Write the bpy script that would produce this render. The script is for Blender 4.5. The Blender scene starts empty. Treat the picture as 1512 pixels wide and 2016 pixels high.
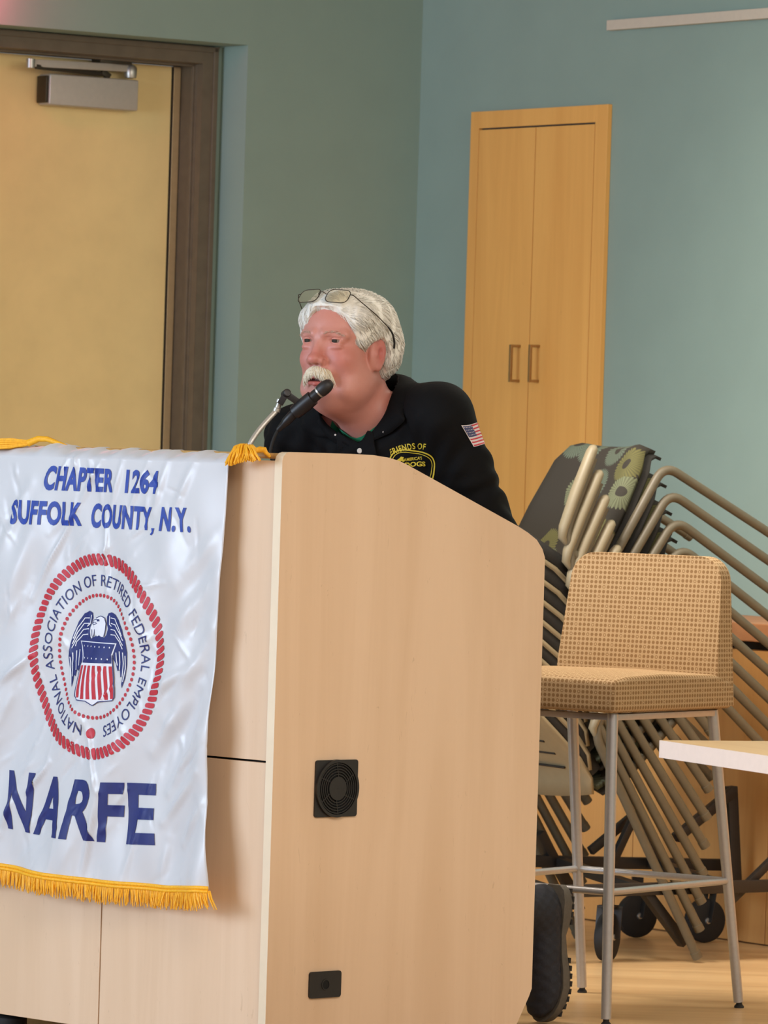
import bpy, bmesh, math, random
import numpy as np
from mathutils import Vector, Matrix
from mathutils.bvhtree import BVHTree

scene = bpy.context.scene
COL = scene.collection
random.seed(7)
RNG = np.random.default_rng(7)

# ------------------------------------------------------------------ camera
F_PX = 10540.0                      # focal length in pixels of the 1512 x 2016 frame
EYE = Vector((0.0, 0.0, 1.25))
ROLL = 0.0305
PITCH = math.atan(112.0 / F_PX)
cam_data = bpy.data.cameras.new('camera')
cam = bpy.data.objects.new('camera', cam_data)
COL.objects.link(cam)
cam_data.sensor_fit = 'VERTICAL'
cam_data.sensor_height = 24.0
cam_data.sensor_width = 18.0
cam_data.lens = F_PX / 2016.0 * 24.0
cam_data.clip_start = 0.1
cam_data.clip_end = 60.0
CAM_R = Matrix.Rotation(math.radians(90) - PITCH, 3, 'X') @ Matrix.Rotation(ROLL, 3, 'Z')
cam.matrix_world = Matrix.Translation(EYE) @ CAM_R.to_4x4()
cam_data.dof.use_dof = True
cam_data.dof.focus_distance = 10.95
cam_data.dof.aperture_fstop = cam_data.lens / 1000.0 / 0.011
scene.camera = cam

# ------------------------------------------------------------------ light
world = bpy.data.worlds.new('world')
scene.world = world
world.use_nodes = True
WORLD_COL = (0.95, 0.93, 0.90)
WORLD_STR = 0.44
world.node_tree.nodes['Background'].inputs[0].default_value = (*WORLD_COL, 1)
world.node_tree.nodes['Background'].inputs[1].default_value = WORLD_STR
scene.view_settings.view_transform = 'Standard'
scene.view_settings.look = 'None'
scene.view_settings.gamma = 1.0
scene.view_settings.use_curve_mapping = False
scene.view_settings.exposure = 0.0
scene.cycles.use_denoising = True
scene.cycles.max_bounces = 8


def area_light(name, loc, target, sx, sy, power, color):
    d = bpy.data.lights.new(name, 'AREA')
    d.shape = 'RECTANGLE'
    d.size = sx
    d.size_y = sy
    d.energy = power
    d.color = color
    o = bpy.data.objects.new(name, d)
    COL.objects.link(o)
    o.location = loc
    o.rotation_euler = (Vector(target) - Vector(loc)).to_track_quat('-Z', 'Y').to_euler()
    return o


# daylight through the windows on the left side of the hall, the hall's ceiling lamps, and an added wall fill
area_light('window_daylight', (-6.2, 8.4, 1.9), (0.2, 11.8, 1.0), 4.2, 2.0, 345, (0.62, 0.79, 1.0))
area_light('ceiling_lamp_front', (0.8, 7.6, 2.98), (0.6, 8.6, 0), 2.4, 2.4, 165, (1.0, 0.94, 0.86))
area_light('ceiling_lamp_back', (1.25, 12.6, 2.98), (1.1, 12.5, 0), 1.4, 1.4, 26, (1.0, 0.94, 0.84))
wall_fill = area_light('right_wall_fill_light', (-0.3, 12.2, 2.95), (2.0, 13.0, 0.8), 0.9, 0.9, 70, (1.0, 0.91, 0.80))  # added fill that brightens the right wall, no known fixture
wall_fill.data.spread = math.radians(100)
area_light('ceiling_lamp_right', (4.4, 7.4, 2.95), (0.3, 11.5, 0.9), 3.0, 2.2, 112, (1.0, 0.93, 0.83))


# ------------------------------------------------------------------ pixel helpers (photo survey)
def ray(px, py):
    v = Vector(((px - 756.0) / F_PX, -(py - 1008.0) / F_PX, -1.0))
    return (CAM_R @ v)


def at_depth(px, py, d):
    r = ray(px, py)
    return EYE + r * (d / r.y)


def at_plane(px, py, p0, n):
    r = ray(px, py)
    t = (Vector(p0) - EYE).dot(n) / r.dot(n)
    return EYE + r * t


def at_floor(px, py, z=0.0):
    r = ray(px, py)
    return EYE + r * ((z - EYE.z) / r.z)


def s2l(c):
    return tuple(((x / 255.0) / 12.92 if x / 255.0 <= 0.04045 else ((x / 255.0 + 0.055) / 1.055) ** 2.4) for x in c)


# ------------------------------------------------------------------ materials
class NT:
    """tiny node-tree writer"""
    def __init__(self, name):
        self.m = bpy.data.materials.new(name)
        self.m.use_nodes = True
        self.t = self.m.node_tree
        self.b = self.t.nodes['Principled BSDF']

    def n(self, typ, **kw):
        nd = self.t.nodes.new(typ)
        for k, v in kw.items():
            setattr(nd, k, v)
        return nd

    def l(self, a, b):
        self.t.links.new(a, b)

    def val(self, sock, v):
        if isinstance(v, (int, float)):
            sock.default_value = v
        elif isinstance(v, tuple):
            sock.default_value = v if len(v) == len(sock.default_value) else (*v, 1.0)
        else:
            self.l(v, sock)

    def math(self, op, a, b=None, c=None):
        nd = self.n('ShaderNodeMath', operation=op)
        self.val(nd.inputs[0], a)
        if b is not None:
            self.val(nd.inputs[1], b)
        if c is not None:
            self.val(nd.inputs[2], c)
        return nd.outputs[0]

    def mix(self, f, a, b):
        nd = self.n('ShaderNodeMix', data_type='RGBA')
        self.val(nd.inputs[0], f)
        self.val(nd.inputs[6], a)
        self.val(nd.inputs[7], b)
        return nd.outputs[2]

    def noise(self, scale, detail=3.0, rough=0.55, vec=None, dist=0.0):
        nd = self.n('ShaderNodeTexNoise')
        nd.inputs['Scale'].default_value = scale
        nd.inputs['Detail'].default_value = detail
        nd.inputs['Roughness'].default_value = rough
        nd.inputs['Distortion'].default_value = dist
        if vec is not None:
            self.l(vec, nd.inputs['Vector'])
        return nd.outputs['Fac']

    def coord(self, kind='Object', scale=(1, 1, 1), rot=(0, 0, 0)):
        tc = self.n('ShaderNodeTexCoord')
        mp = self.n('ShaderNodeMapping')
        mp.inputs['Scale'].default_value = scale
        mp.inputs['Rotation'].default_value = rot
        self.l(tc.outputs[kind], mp.inputs['Vector'])
        return mp.outputs['Vector']

    def ramp(self, fac, stops):
        nd = self.n('ShaderNodeValToRGB')
        self.l(fac, nd.inputs[0])
        e = nd.color_ramp.elements
        e[0].position, e[0].color = stops[0][0], (*stops[0][1], 1)
        e[1].position, e[1].color = stops[-1][0], (*stops[-1][1], 1)
        for p, c in stops[1:-1]:
            x = e.new(p)
            x.color = (*c, 1)
        return nd.outputs[0]

    def bump(self, h, strength=0.3, dist=0.01):
        nd = self.n('ShaderNodeBump')
        nd.inputs['Strength'].default_value = strength
        nd.inputs['Distance'].default_value = dist
        self.l(h, nd.inputs['Height'])
        self.l(nd.outputs[0], self.b.inputs['Normal'])

    def out(self, color, rough=0.5, metal=0.0, spec=0.5):
        self.val(self.b.inputs['Base Color'], color)
        self.val(self.b.inputs['Roughness'], rough)
        self.b.inputs['Metallic'].default_value = metal
        self.b.inputs['Specular IOR Level'].default_value = spec
        return self.m


def plain(name, rgb, rough=0.5, metal=0.0, spec=0.5, noise=0.06, nscale=60.0, bump=0.0):
    t = NT(name)
    c = s2l(rgb)
    f = t.noise(nscale, 4.0, vec=t.coord())
    col = t.ramp(f, [(0.25, tuple(x * (1 - noise) for x in c)), (0.75, tuple(min(1, x * (1 + noise)) for x in c))])
    if bump > 0:
        t.bump(f, bump, 0.002)
    return t.out(col, rough, metal, spec)


def wood(name, rgb, dark, grain_axis='Z', rough=0.42, fleck=0.5, scale=1.0):
    """veneer: long faint bands, fine pores and short dark flecks along one axis"""
    t = NT(name)
    a = {'X': (0.06, 1, 1), 'Y': (1, 0.06, 1), 'Z': (1, 1, 0.06)}[grain_axis]
    v1 = t.coord(scale=tuple(7 * scale * k for k in a))
    v2 = t.coord(scale=tuple(120 * scale * k for k in a))
    b = {'X': (0.22, 1, 1), 'Y': (1, 0.22, 1), 'Z': (1, 1, 0.22)}[grain_axis]
    v3 = t.coord(scale=tuple(58 * scale * k for k in b))
    band = t.noise(1.0, 4, 0.6, v1, 1.4)
    fine = t.noise(1.0, 2, 0.5, v2)
    fl = t.noise(1.0, 4, 0.7, v3, 1.6)
    base, dk = s2l(rgb), s2l(dark)
    c1 = t.ramp(band, [(0.32, tuple(0.5 * (x + y) for x, y in zip(base, dk))), (0.62, base)])
    flf = t.math('MULTIPLY', t.math('GREATER_THAN', fl, 0.68), fleck)
    flm = t.math('MULTIPLY', flf, fine)
    c2 = t.mix(flm, c1, tuple(x * 0.8 for x in dk))
    c3 = t.mix(t.math('MULTIPLY', fine, 0.16), c2, dk)
    t.bump(fine, 0.05, 0.001)
    return t.out(c3, rough)


def tone(c, k):
    return tuple(x * k for x in c)


M = {}
M['paint'] = plain('sage_wall_paint', (141, 162, 152), 0.75, noise=0.03, nscale=7.0)
M['frame_brown'] = plain('brown_door_frame_paint', (106, 92, 74), 0.55, noise=0.12, nscale=25)
M['door_tan'] = plain('tan_door_paint', (248, 220, 156), 0.5, noise=0.05, nscale=9)
M['alu'] = plain('brushed_aluminium', (190, 186, 178), 0.38, 0.85, noise=0.08, nscale=90)
M['closer'] = plain('silver_closer_paint', (190, 182, 172), 0.42, 0.3, noise=0.04)
M['dark_steel'] = plain('dark_steel', (70, 62, 52), 0.4, 0.7)
M['strip'] = plain('door_edge_metal', (196, 170, 130), 0.4, 0.35)
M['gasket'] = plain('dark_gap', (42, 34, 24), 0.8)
M['cab_wood'] = wood('honey_maple_veneer', (244, 184, 100), (218, 150, 72), 'Z', 0.45, 0.35)
M['base_wood'] = wood('amber_maple_veneer', (214, 158, 92), (178, 118, 58), 'Z', 0.45, 0.5)
M['counter_edge'] = wood('reddish_counter_edge', (190, 132, 88), (160, 100, 66), 'X', 0.5, 0.3)
M['nickel'] = plain('satin_nickel', (172, 140, 96), 0.35, 0.8)
M['rail_white'] = plain('off_white_rail', (206, 194, 176), 0.55, noise=0.03)
M['lect_side'] = wood('pale_maple_laminate', (225, 195, 166), (206, 172, 138), 'Z', 0.42, 0.8)
M['lect_edge'] = plain('maple_edge_band', (224, 205, 178), 0.42, noise=0.04, nscale=12)
M['black'] = plain('black_plastic', (33, 30, 30), 0.5, noise=0.15)
M['black_metal'] = plain('black_powder_coat', (36, 31, 27), 0.5, 0.1, noise=0.15)
M['hole'] = plain('black_void', (6, 6, 6), 0.9)
M['gold'] = plain('gold_cord', (247, 176, 30), 0.6, noise=0.18, nscale=220)
M['pole'] = plain('varnished_pole', (190, 150, 92), 0.4, noise=0.2, nscale=90)
M['navy'] = plain('royal_blue_lettering', (28, 60, 156), 0.5, noise=0.16, nscale=45)
M['navy2'] = plain('navy_print', (22, 34, 106), 0.5, noise=0.12, nscale=60)
M['red'] = plain('red_print', (184, 30, 50), 0.5, noise=0.12, nscale=60)
M['white_print'] = plain('white_print', (226, 226, 236), 0.5, noise=0.02)
M['chrome'] = plain('satin_chrome', (172, 170, 170), 0.34, 0.5, noise=0.05, nscale=120)
M['tan_plastic'] = plain('tan_plastic', (150, 134, 104), 0.5, noise=0.05, nscale=40)
M['tan_tube'] = plain('taupe_painted_tube', (95, 86, 68), 0.5, noise=0.08, nscale=60)
M['arm_pad'] = plain('stone_arm_pad', (134, 122, 97), 0.5, noise=0.05, nscale=50)
M['rubber'] = plain('black_rubber', (26, 24, 23), 0.7, noise=0.2)
M['table_top'] = wood('maple_table_laminate', (226, 188, 128), (205, 160, 104), 'X', 0.4, 0.4)
M['table_edge'] = plain('window_lit_table_edge', (236, 218, 208), 0.45, noise=0.03)  # white window light is put into the edge colour

t = NT('white_satin_cloth')
nz = t.noise(900, 1, 0.5, t.coord(scale=(1, 1, 0.4)))
t.bump(nz, 0.04, 0.0006)
M['satin'] = t.out(s2l((203, 204, 211)), 0.33, 0.0, 0.6)
t.b.inputs['Sheen Weight'].default_value = 0.25

t = NT('tan_vinyl_floor')
f1 = t.noise(1.0, 5, 0.6, t.coord(scale=(1.4, 12, 1), rot=(0, 0, 0.62)), 0.6)
f2 = t.noise(1.0, 3, 0.6, t.coord(scale=(9, 90, 1), rot=(0, 0, 0.62)))
c = t.ramp(f1, [(0.3, s2l((184, 146, 101))), (0.55, s2l((209, 174, 126))), (0.75, s2l((218, 185, 138)))])
c = t.mix(t.math('MULTIPLY', f2, 0.3), c, s2l((176, 139, 96)))
M['floor'] = t.out(c, 0.32, 0.0, 0.45)


def dotted_fabric():
    t = NT('dotted_tan_upholstery')
    uv = t.n('ShaderNodeUVMap').outputs[0]
    sc = t.n('ShaderNodeVectorMath', operation='SCALE')
    t.l(uv, sc.inputs[0])
    sc.inputs['Scale'].default_value = 1.0 / 0.0111
    sep = t.n('ShaderNodeSeparateXYZ')
    t.l(sc.outputs[0], sep.inputs[0])
    fx = t.math('SUBTRACT', t.math('FRACT', sep.outputs[0]), 0.5)
    fy = t.math('SUBTRACT', t.math('FRACT', sep.outputs[1]), 0.5)
    r = t.math('SQRT', t.math('ADD', t.math('MULTIPLY', fx, fx), t.math('MULTIPLY', fy, fy)))
    ix = t.math('FLOOR', sep.outputs[0])
    iy = t.math('FLOOR', sep.outputs[1])
    # every fourth dot of every second row is an open ring
    q = t.math('MODULO', t.math('ADD', t.math('ADD', ix, t.math('MULTIPLY', iy, 0.75)), 4000.0), 4.0)
    ring_cell = t.math('LESS_THAN', q, 0.6)
    ring_cell = t.math('MULTIPLY', ring_cell, t.math('LESS_THAN', t.math('MODULO', t.math('ADD', iy, 4000.0), 2.0), 0.5))
    dot = t.math('LESS_THAN', r, 0.37)
    hollow = t.math('MULTIPLY', t.math('LESS_THAN', r, 0.2), ring_cell)
    m = t.math('SUBTRACT', dot, hollow)
    nz = t.noise(420, 2, 0.6, t.coord())
    base = t.mix(nz, s2l((163, 136, 101)), s2l((179, 151, 115)))
    dk = t.mix(nz, s2l((122, 93, 59)), s2l((138, 107, 73)))
    c = t.mix(m, base, dk)
    h = t.math('ADD', nz, t.math('MULTIPLY', m, -0.6))
    t.bump(h, 0.25, 0.001)
    return t.out(c, 0.85, 0.0, 0.2)


M['dotted'] = dotted_fabric()


def flower_fabric():
    t = NT('dark_fabric_with_fringed_rings')
    uv = t.n('ShaderNodeUVMap').outputs[0]
    v = t.n('ShaderNodeTexVoronoi', feature='F1')
    v.voronoi_dimensions = '2D'
    v.inputs['Scale'].default_value = 9.2
    v.inputs['Randomness'].default_value = 0.75
    t.l(uv, v.inputs['Vector'])
    d = v.outputs['Distance']
    col = v.outputs['Color']
    sub = t.n('ShaderNodeVectorMath', operation='SCALE')
    t.l(uv, sub.inputs[0])
    sub.inputs['Scale'].default_value = 9.2
    dif = t.n('ShaderNodeVectorMath', operation='SUBTRACT')
    psc = t.n('ShaderNodeVectorMath', operation='SCALE')
    t.l(v.outputs['Position'], psc.inputs[0])
    psc.inputs['Scale'].default_value = 9.2
    t.l(sub.outputs[0], dif.inputs[0])
    t.l(psc.outputs[0], dif.inputs[1])
    sp = t.n('ShaderNodeSeparateXYZ')
    t.l(dif.outputs[0], sp.inputs[0])
    ang = t.math('ARCTAN2', sp.outputs[1], sp.outputs[0])
    spoke = t.math('SINE', t.math('MULTIPLY', ang, 34.0))
    edge = t.math('ADD', 0.43, t.math('MULTIPLY', spoke, 0.03))
    ring = t.math('MULTIPLY', t.math('LESS_THAN', d, edge), t.math('GREATER_THAN', d, 0.13))
    fib = t.math('ADD', 0.72, t.math('MULTIPLY', spoke, 0.28))
    sc = t.n('ShaderNodeSeparateColor')
    t.l(col, sc.inputs[0])
    kind = sc.outputs[0]
    c = t.mix(t.math('GREATER_THAN', kind, 0.45), s2l((98, 94, 57)), s2l((106, 109, 84)))
    c = t.mix(t.math('GREATER_THAN', kind, 0.78), c, s2l((88, 97, 84)))
    c = t.mix(fib, s2l((58, 58, 46)), c)
    drop = t.math('GREATER_THAN', sc.outputs[1], 0.12)
    m = t.math('MULTIPLY', ring, drop)
    c = t.mix(m, s2l((52, 48, 42)), c)
    return t.out(c, 0.85, 0.0, 0.2)


M['flower'] = flower_fabric()
M['black_fabric'] = plain('black_seat_fabric', (40, 37, 33), 0.85, noise=0.2, nscale=200)

t = NT('skin')
at = t.n('ShaderNodeVertexColor', layer_name='tone')
nz = t.noise(70, 5, 0.65, t.coord())
nz2 = t.noise(420, 3, 0.6, t.coord())
c = t.mix(t.math('MULTIPLY', nz, 0.28), at.outputs['Color'], s2l((190, 104, 88)))
c = t.mix(t.math('MULTIPLY', nz2, 0.10), c, s2l((150, 96, 80)))
t.bump(nz2, 0.12, 0.0015)
M['skin'] = t.out(c, 0.46, 0.0, 0.4)
t.b.inputs['Subsurface Weight'].default_value = 0.12
t.b.inputs['Subsurface Radius'].default_value = (0.01, 0.004, 0.002)
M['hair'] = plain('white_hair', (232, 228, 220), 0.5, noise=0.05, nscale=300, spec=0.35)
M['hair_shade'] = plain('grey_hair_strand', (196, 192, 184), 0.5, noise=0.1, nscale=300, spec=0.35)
M['hair_grey'] = plain('pale_brow', (206, 168, 148), 0.5, noise=0.12, nscale=300, spec=0.35)
M['moustache'] = plain('cream_moustache', (228, 214, 190), 0.55, noise=0.12, nscale=300, spec=0.3)
M['eye_white'] = plain('eye_white', (140, 120, 108), 0.5, 0.0, 0.3, noise=0.03)
M['iris'] = plain('dark_iris', (46, 40, 32), 0.6, 0.0, 0.2, noise=0.1)
M['eyelid'] = plain('eyelid_skin', (198, 132, 118), 0.5, noise=0.05, nscale=300)
M['lip'] = plain('lip', (176, 92, 88), 0.45)


def knit(name, rgb):
    t = NT(name)
    nz = t.noise(900, 2, 0.6, t.coord())
    big = t.noise(14, 4, 0.6, t.coord())
    c = t.mix(nz, s2l(tone(rgb, 0.7)), s2l(tone(rgb, 1.35)))
    t.bump(t.math('ADD', t.math('MULTIPLY', nz, 0.12), big), 0.3, 0.006)
    m = t.out(c, 0.8, 0.0, 0.16)
    return m


M['shirt'] = knit('black_knit', (9, 9, 11))
M['denim'] = knit('navy_denim', (34, 38, 60))
M['green'] = plain('green_undershirt', (40, 140, 100), 0.85, noise=0.1, nscale=300)
M['yellow'] = plain('yellow_embroidery', (204, 180, 48), 0.7, noise=0.15, nscale=500)
M['shoe'] = plain('black_navy_shoe_mesh', (26, 27, 36), 0.75, noise=0.3, nscale=200, bump=0.3)
M['sole'] = plain('charcoal_sole', (86, 79, 70), 0.7, noise=0.15, nscale=100)
M['gun'] = plain('gunmetal_wire', (70, 62, 52), 0.3, 0.8)
M['flag_white'] = plain('patch_white', (214, 204, 206), 0.7, noise=0.06, nscale=500)
M['flag_red'] = plain('patch_red', (190, 52, 62), 0.7, noise=0.08, nscale=500)
M['flag_blue'] = plain('patch_blue', (62, 70, 112), 0.7, noise=0.1, nscale=500)
M['goose'] = plain('ribbed_gooseneck', (196, 190, 182), 0.4, 0.6)
M['mic'] = plain('mic_black', (36, 33, 34), 0.42, 0.2, noise=0.1)
M['pearl'] = plain('pearl_button', (214, 210, 206), 0.2)
t = NT('spectacle_lens')
t.out((0.98, 0.93, 0.80), 0.03)
t.b.inputs['Transmission Weight'].default_value = 0.95
t.b.inputs['IOR'].default_value = 1.25
M['lens'] = t.m
t = NT('red_sign_glow')
t.out((0.3, 0.01, 0.02), 0.5)
t.b.inputs['Emission Color'].default_value = (1.0, 0.08, 0.12, 1)
t.b.inputs['Emission Strength'].default_value = 2.0
M['sign_red'] = t.m


# ------------------------------------------------------------------ mesh helpers
class MB:
    """collects shapes into one mesh"""
    def __init__(self):
        self.v, self.f, self.mi, self.uv = [], [], [], []

    def add(self, verts, faces, mi=0, uvs=None):
        o = len(self.v)
        self.v += [tuple(p) for p in verts]
        self.f += [tuple(i + o for i in f) for f in faces]
        self.mi += [mi] * len(faces)
        self.uv += (list(uvs) if uvs is not None else [(0, 0)] * len(verts))
        return self

    def box(self, c, size, mi=0, rot=None):
        c = Vector(c)
        hx, hy, hz = size[0] / 2, size[1] / 2, size[2] / 2
        vs = [Vector((x, y, z)) for x in (-hx, hx) for y in (-hy, hy) for z in (-hz, hz)]
        if rot is not None:
            vs = [rot @ p for p in vs]
        self.add([c + p for p in vs], [(0, 1, 3, 2), (4, 6, 7, 5), (0, 4, 5, 1), (2, 3, 7, 6), (0, 2, 6, 4), (1, 5, 7, 3)], mi)
        return self

    def bar(self, a, b, w, h, mi=0, up=(0, 0, 1)):
        """rectangular bar between two points"""
        a, b = Vector(a), Vector(b)
        d = (b - a)
        L = d.length
        d.normalize()
        u = Vector(up)
        s = d.cross(u)
        if s.length < 1e-4:
            s = d.cross(Vector((1, 0, 0)))
        s.normalize()
        u = s.cross(d)
        R = Matrix((d, s, u)).transposed()
        return self.box((a + b) / 2, (L, w, h), mi, R)

    def tube(self, pts, r, n=12, mi=0, caps=True, flat=1.0, flat_dir=None):
        pts = [Vector(p) for p in pts]
        m = len(pts)
        rs = r if isinstance(r, (list, tuple)) else [r] * m
        tang = []
        for i in range(m):
            a = pts[max(0, i - 1)]
            b = pts[min(m - 1, i + 1)]
            tang.append((b - a).normalized())
        ref = Vector(flat_dir) if flat_dir is not None else Vector((0.3, 0.2, 1.0))
        u = tang[0].cross(ref)
        if u.length < 1e-3:
            u = tang[0].cross(Vector((1, 0, 0)))
        u.normalize()
        vs, fs = [], []
        for i in range(m):
            u = (u - tang[i] * u.dot(tang[i])).normalized()
            w = tang[i].cross(u)
            for k in range(n):
                a = 2 * math.pi * k / n
                vs.append(pts[i] + u * (math.cos(a) * rs[i]) + w * (math.sin(a) * rs[i] * flat))
        for i in range(m - 1):
            for k in range(n):
                k2 = (k + 1) % n
                fs.append((i * n + k, i * n + k2, (i + 1) * n + k2, (i + 1) * n + k))
        if caps:
            fs.append(tuple(range(n - 1, -1, -1)))
            fs.append(tuple((m - 1) * n + k for k in range(n)))
        return self.add(vs, fs, mi)

    def prism(self, poly, ax, ay, o, h, mi=0):
        """polygon (2D) in the plane o + x*ax + y*ay, thickness h along ax x ay"""
        o, ax, ay = Vector(o), Vector(ax), Vector(ay)
        az = ax.cross(ay)
        n = len(poly)
        vs = [o + ax * p[0] + ay * p[1] for p in poly] + [o + ax * p[0] + ay * p[1] + az * h for p in poly]
        fs = [tuple(range(n - 1, -1, -1)), tuple(range(n, 2 * n))]
        fs += [(i, (i + 1) % n, n + (i + 1) % n, n + i) for i in range(n)]
        return self.add(vs, fs, mi)

    def lathe(self, prof, o, axis, n=24, mi=0):
        o, axis = Vector(o), Vector(axis).normalized()
        u = axis.orthogonal().normalized()
        w = axis.cross(u)
        vs, fs = [], []
        m = len(prof)
        for (r, h) in prof:
            for k in range(n):
                a = 2 * math.pi * k / n
                vs.append(o + axis * h + (u * math.cos(a) + w * math.sin(a)) * r)
        for i in range(m - 1):
            for k in range(n):
                k2 = (k + 1) % n
                fs.append((i * n + k, i * n + k2, (i + 1) * n + k2, (i + 1) * n + k))
        fs.append(tuple(range(n - 1, -1, -1)))
        fs.append(tuple((m - 1) * n + k for k in range(n)))
        return self.add(vs, fs, mi)

    def build(self, name, mats, parent=None, smooth=35, bevel=0.0, bseg=2, fix=True):
        me = bpy.data.meshes.new(name)
        me.from_pydata(self.v, [], self.f)
        if not isinstance(mats, (list, tuple)):
            mats = [mats]
        for m in mats:
            me.materials.append(m)
        me.polygons.foreach_set('material_index', self.mi)
        if any(u != (0, 0) for u in self.uv):
            uvl = me.uv_layers.new(name='UVMap')
            li = np.empty(len(me.loops), dtype=np.int32)
            me.loops.foreach_get('vertex_index', li)
            uvl.data.foreach_set('uv', np.array(self.uv, dtype=np.float32)[li].ravel())
        if fix or bevel > 0:
            bm = bmesh.new()
            bm.from_mesh(me)
            if bevel > 0:
                bmesh.ops.remove_doubles(bm, verts=bm.verts, dist=1e-6)
                es = [e for e in bm.edges if len(e.link_faces) == 2 and e.calc_face_angle(0) > 0.6]
                bmesh.ops.bevel(bm, geom=es, offset=bevel, segments=bseg, profile=0.6, affect='EDGES', clamp_overlap=True)
            if fix:
                bmesh.ops.recalc_face_normals(bm, faces=bm.faces)
            bm.to_mesh(me)
            bm.free()
        return link_mesh(name, me, parent, smooth)


def link_mesh(name, me, parent=None, smooth=35):
    if smooth:
        me.polygons.foreach_set('use_smooth', [True] * len(me.polygons))
        me.set_sharp_from_angle(angle=math.radians(smooth))
    o = bpy.data.objects.new(name, me)
    COL.objects.link(o)
    if parent is not None:
        o.parent = parent
    return o


def thing(name, label, cat, loc=(0, 0, 0), rot=(0, 0, 0), group=None):
    o = bpy.data.objects.new(name, None)
    o.empty_display_size = 0.1
    COL.objects.link(o)
    o.location = loc
    o.rotation_euler = rot
    o['label'] = label
    o['category'] = cat
    if group:
        o['group'] = group
    return o


def structure(o):
    o['kind'] = 'structure'
    return o


def rounded_rect(w, h, r, n=5):
    pts = []
    for cx, cy, a0 in ((w / 2 - r, h / 2 - r, 0), (-w / 2 + r, h / 2 - r, 90), (-w / 2 + r, -h / 2 + r, 180), (w / 2 - r, -h / 2 + r, 270)):
        for i in range(n + 1):
            a = math.radians(a0 + 90 * i / n)
            pts.append((cx + r * math.cos(a), cy + r * math.sin(a)))
    return pts


def arc_pts(pts, r, n=5):
    """round the inner corners of a 3D polyline"""
    pts = [Vector(p) for p in pts]
    out = [pts[0]]
    for i in range(1, len(pts) - 1):
        a, b, c = pts[i - 1], pts[i], pts[i + 1]
        d1, d2 = (a - b), (c - b)
        k = min(r, d1.length * 0.45, d2.length * 0.45)
        p, q = b + d1.normalized() * k, b + d2.normalized() * k
        for j in range(n + 1):
            t_ = j / n
            out.append(p * (1 - t_) ** 2 + b * 2 * t_ * (1 - t_) + q * t_ ** 2)
    out.append(pts[-1])
    return out


def text_tris(s, offset=0.0, spacing=1.0):
    """outline lettering -> 2D verts and triangles (built-in font)"""
    cu = bpy.data.curves.new('lettering_tmp', 'FONT')
    cu.body = s
    cu.offset = offset
    cu.space_character = spacing
    cu.resolution_u = 4
    ob = bpy.data.objects.new('lettering_tmp', cu)
    COL.objects.link(ob)
    dg = bpy.context.evaluated_depsgraph_get()
    ev = ob.evaluated_get(dg)
    me = ev.to_mesh()
    me.calc_loop_triangles()
    vs = [(v.co.x, v.co.y) for v in me.vertices]
    ts = [tuple(t_.vertices) for t_ in me.loop_triangles]
    ev.to_mesh_clear()
    bpy.data.objects.remove(ob)
    bpy.data.curves.remove(cu)
    return vs, ts


def refine(vs, ts, L):
    """split long edges of a flat triangle set so it can follow a curved surface"""
    bm = bmesh.new()
    bv = [bm.verts.new((x, y, 0)) for x, y in vs]
    for t_ in ts:
        try:
            bm.faces.new([bv[i] for i in t_])
        except ValueError:
            pass
    bmesh.ops.remove_doubles(bm, verts=bm.verts, dist=1e-6)
    for _ in range(6):
        es = [e for e in bm.edges if e.calc_length() > L]
        if not es:
            break
        bmesh.ops.subdivide_edges(bm, edges=es, cuts=1)
        bmesh.ops.triangulate(bm, faces=bm.faces)
    bm.verts.index_update()
    v2 = [(v.co.x, v.co.y) for v in bm.verts]
    t2 = [tuple(v.index for v in f.verts) for f in bm.faces]
    bm.free()
    return v2, t2


def poly_tris(poly):
    from mathutils.geometry import tessellate_polygon
    tr = tessellate_polygon([[Vector((p[0], p[1], 0)) for p in poly]])
    return list(poly), [tuple(x) for x in tr]


def stroke_poly(pts, w):
    """thin ribbon polygon strip along a 2D polyline; w number or list"""
    n = len(pts)
    ws = w if isinstance(w, (list, tuple)) else [w] * n
    L, R = [], []
    for i in range(n):
        a, b = pts[max(0, i - 1)], pts[min(n - 1, i + 1)]
        dx, dy = b[0] - a[0], b[1] - a[1]
        k = math.hypot(dx, dy) or 1
        nx, ny = -dy / k * ws[i] / 2, dx / k * ws[i] / 2
        L.append((pts[i][0] + nx, pts[i][1] + ny))
        R.append((pts[i][0] - nx, pts[i][1] - ny))
    vs = L + R
    ts = []
    for i in range(n - 1):
        ts += [(i, i + 1, n + i), (i + 1, n + i + 1, n + i)]
    return vs, ts


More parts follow.
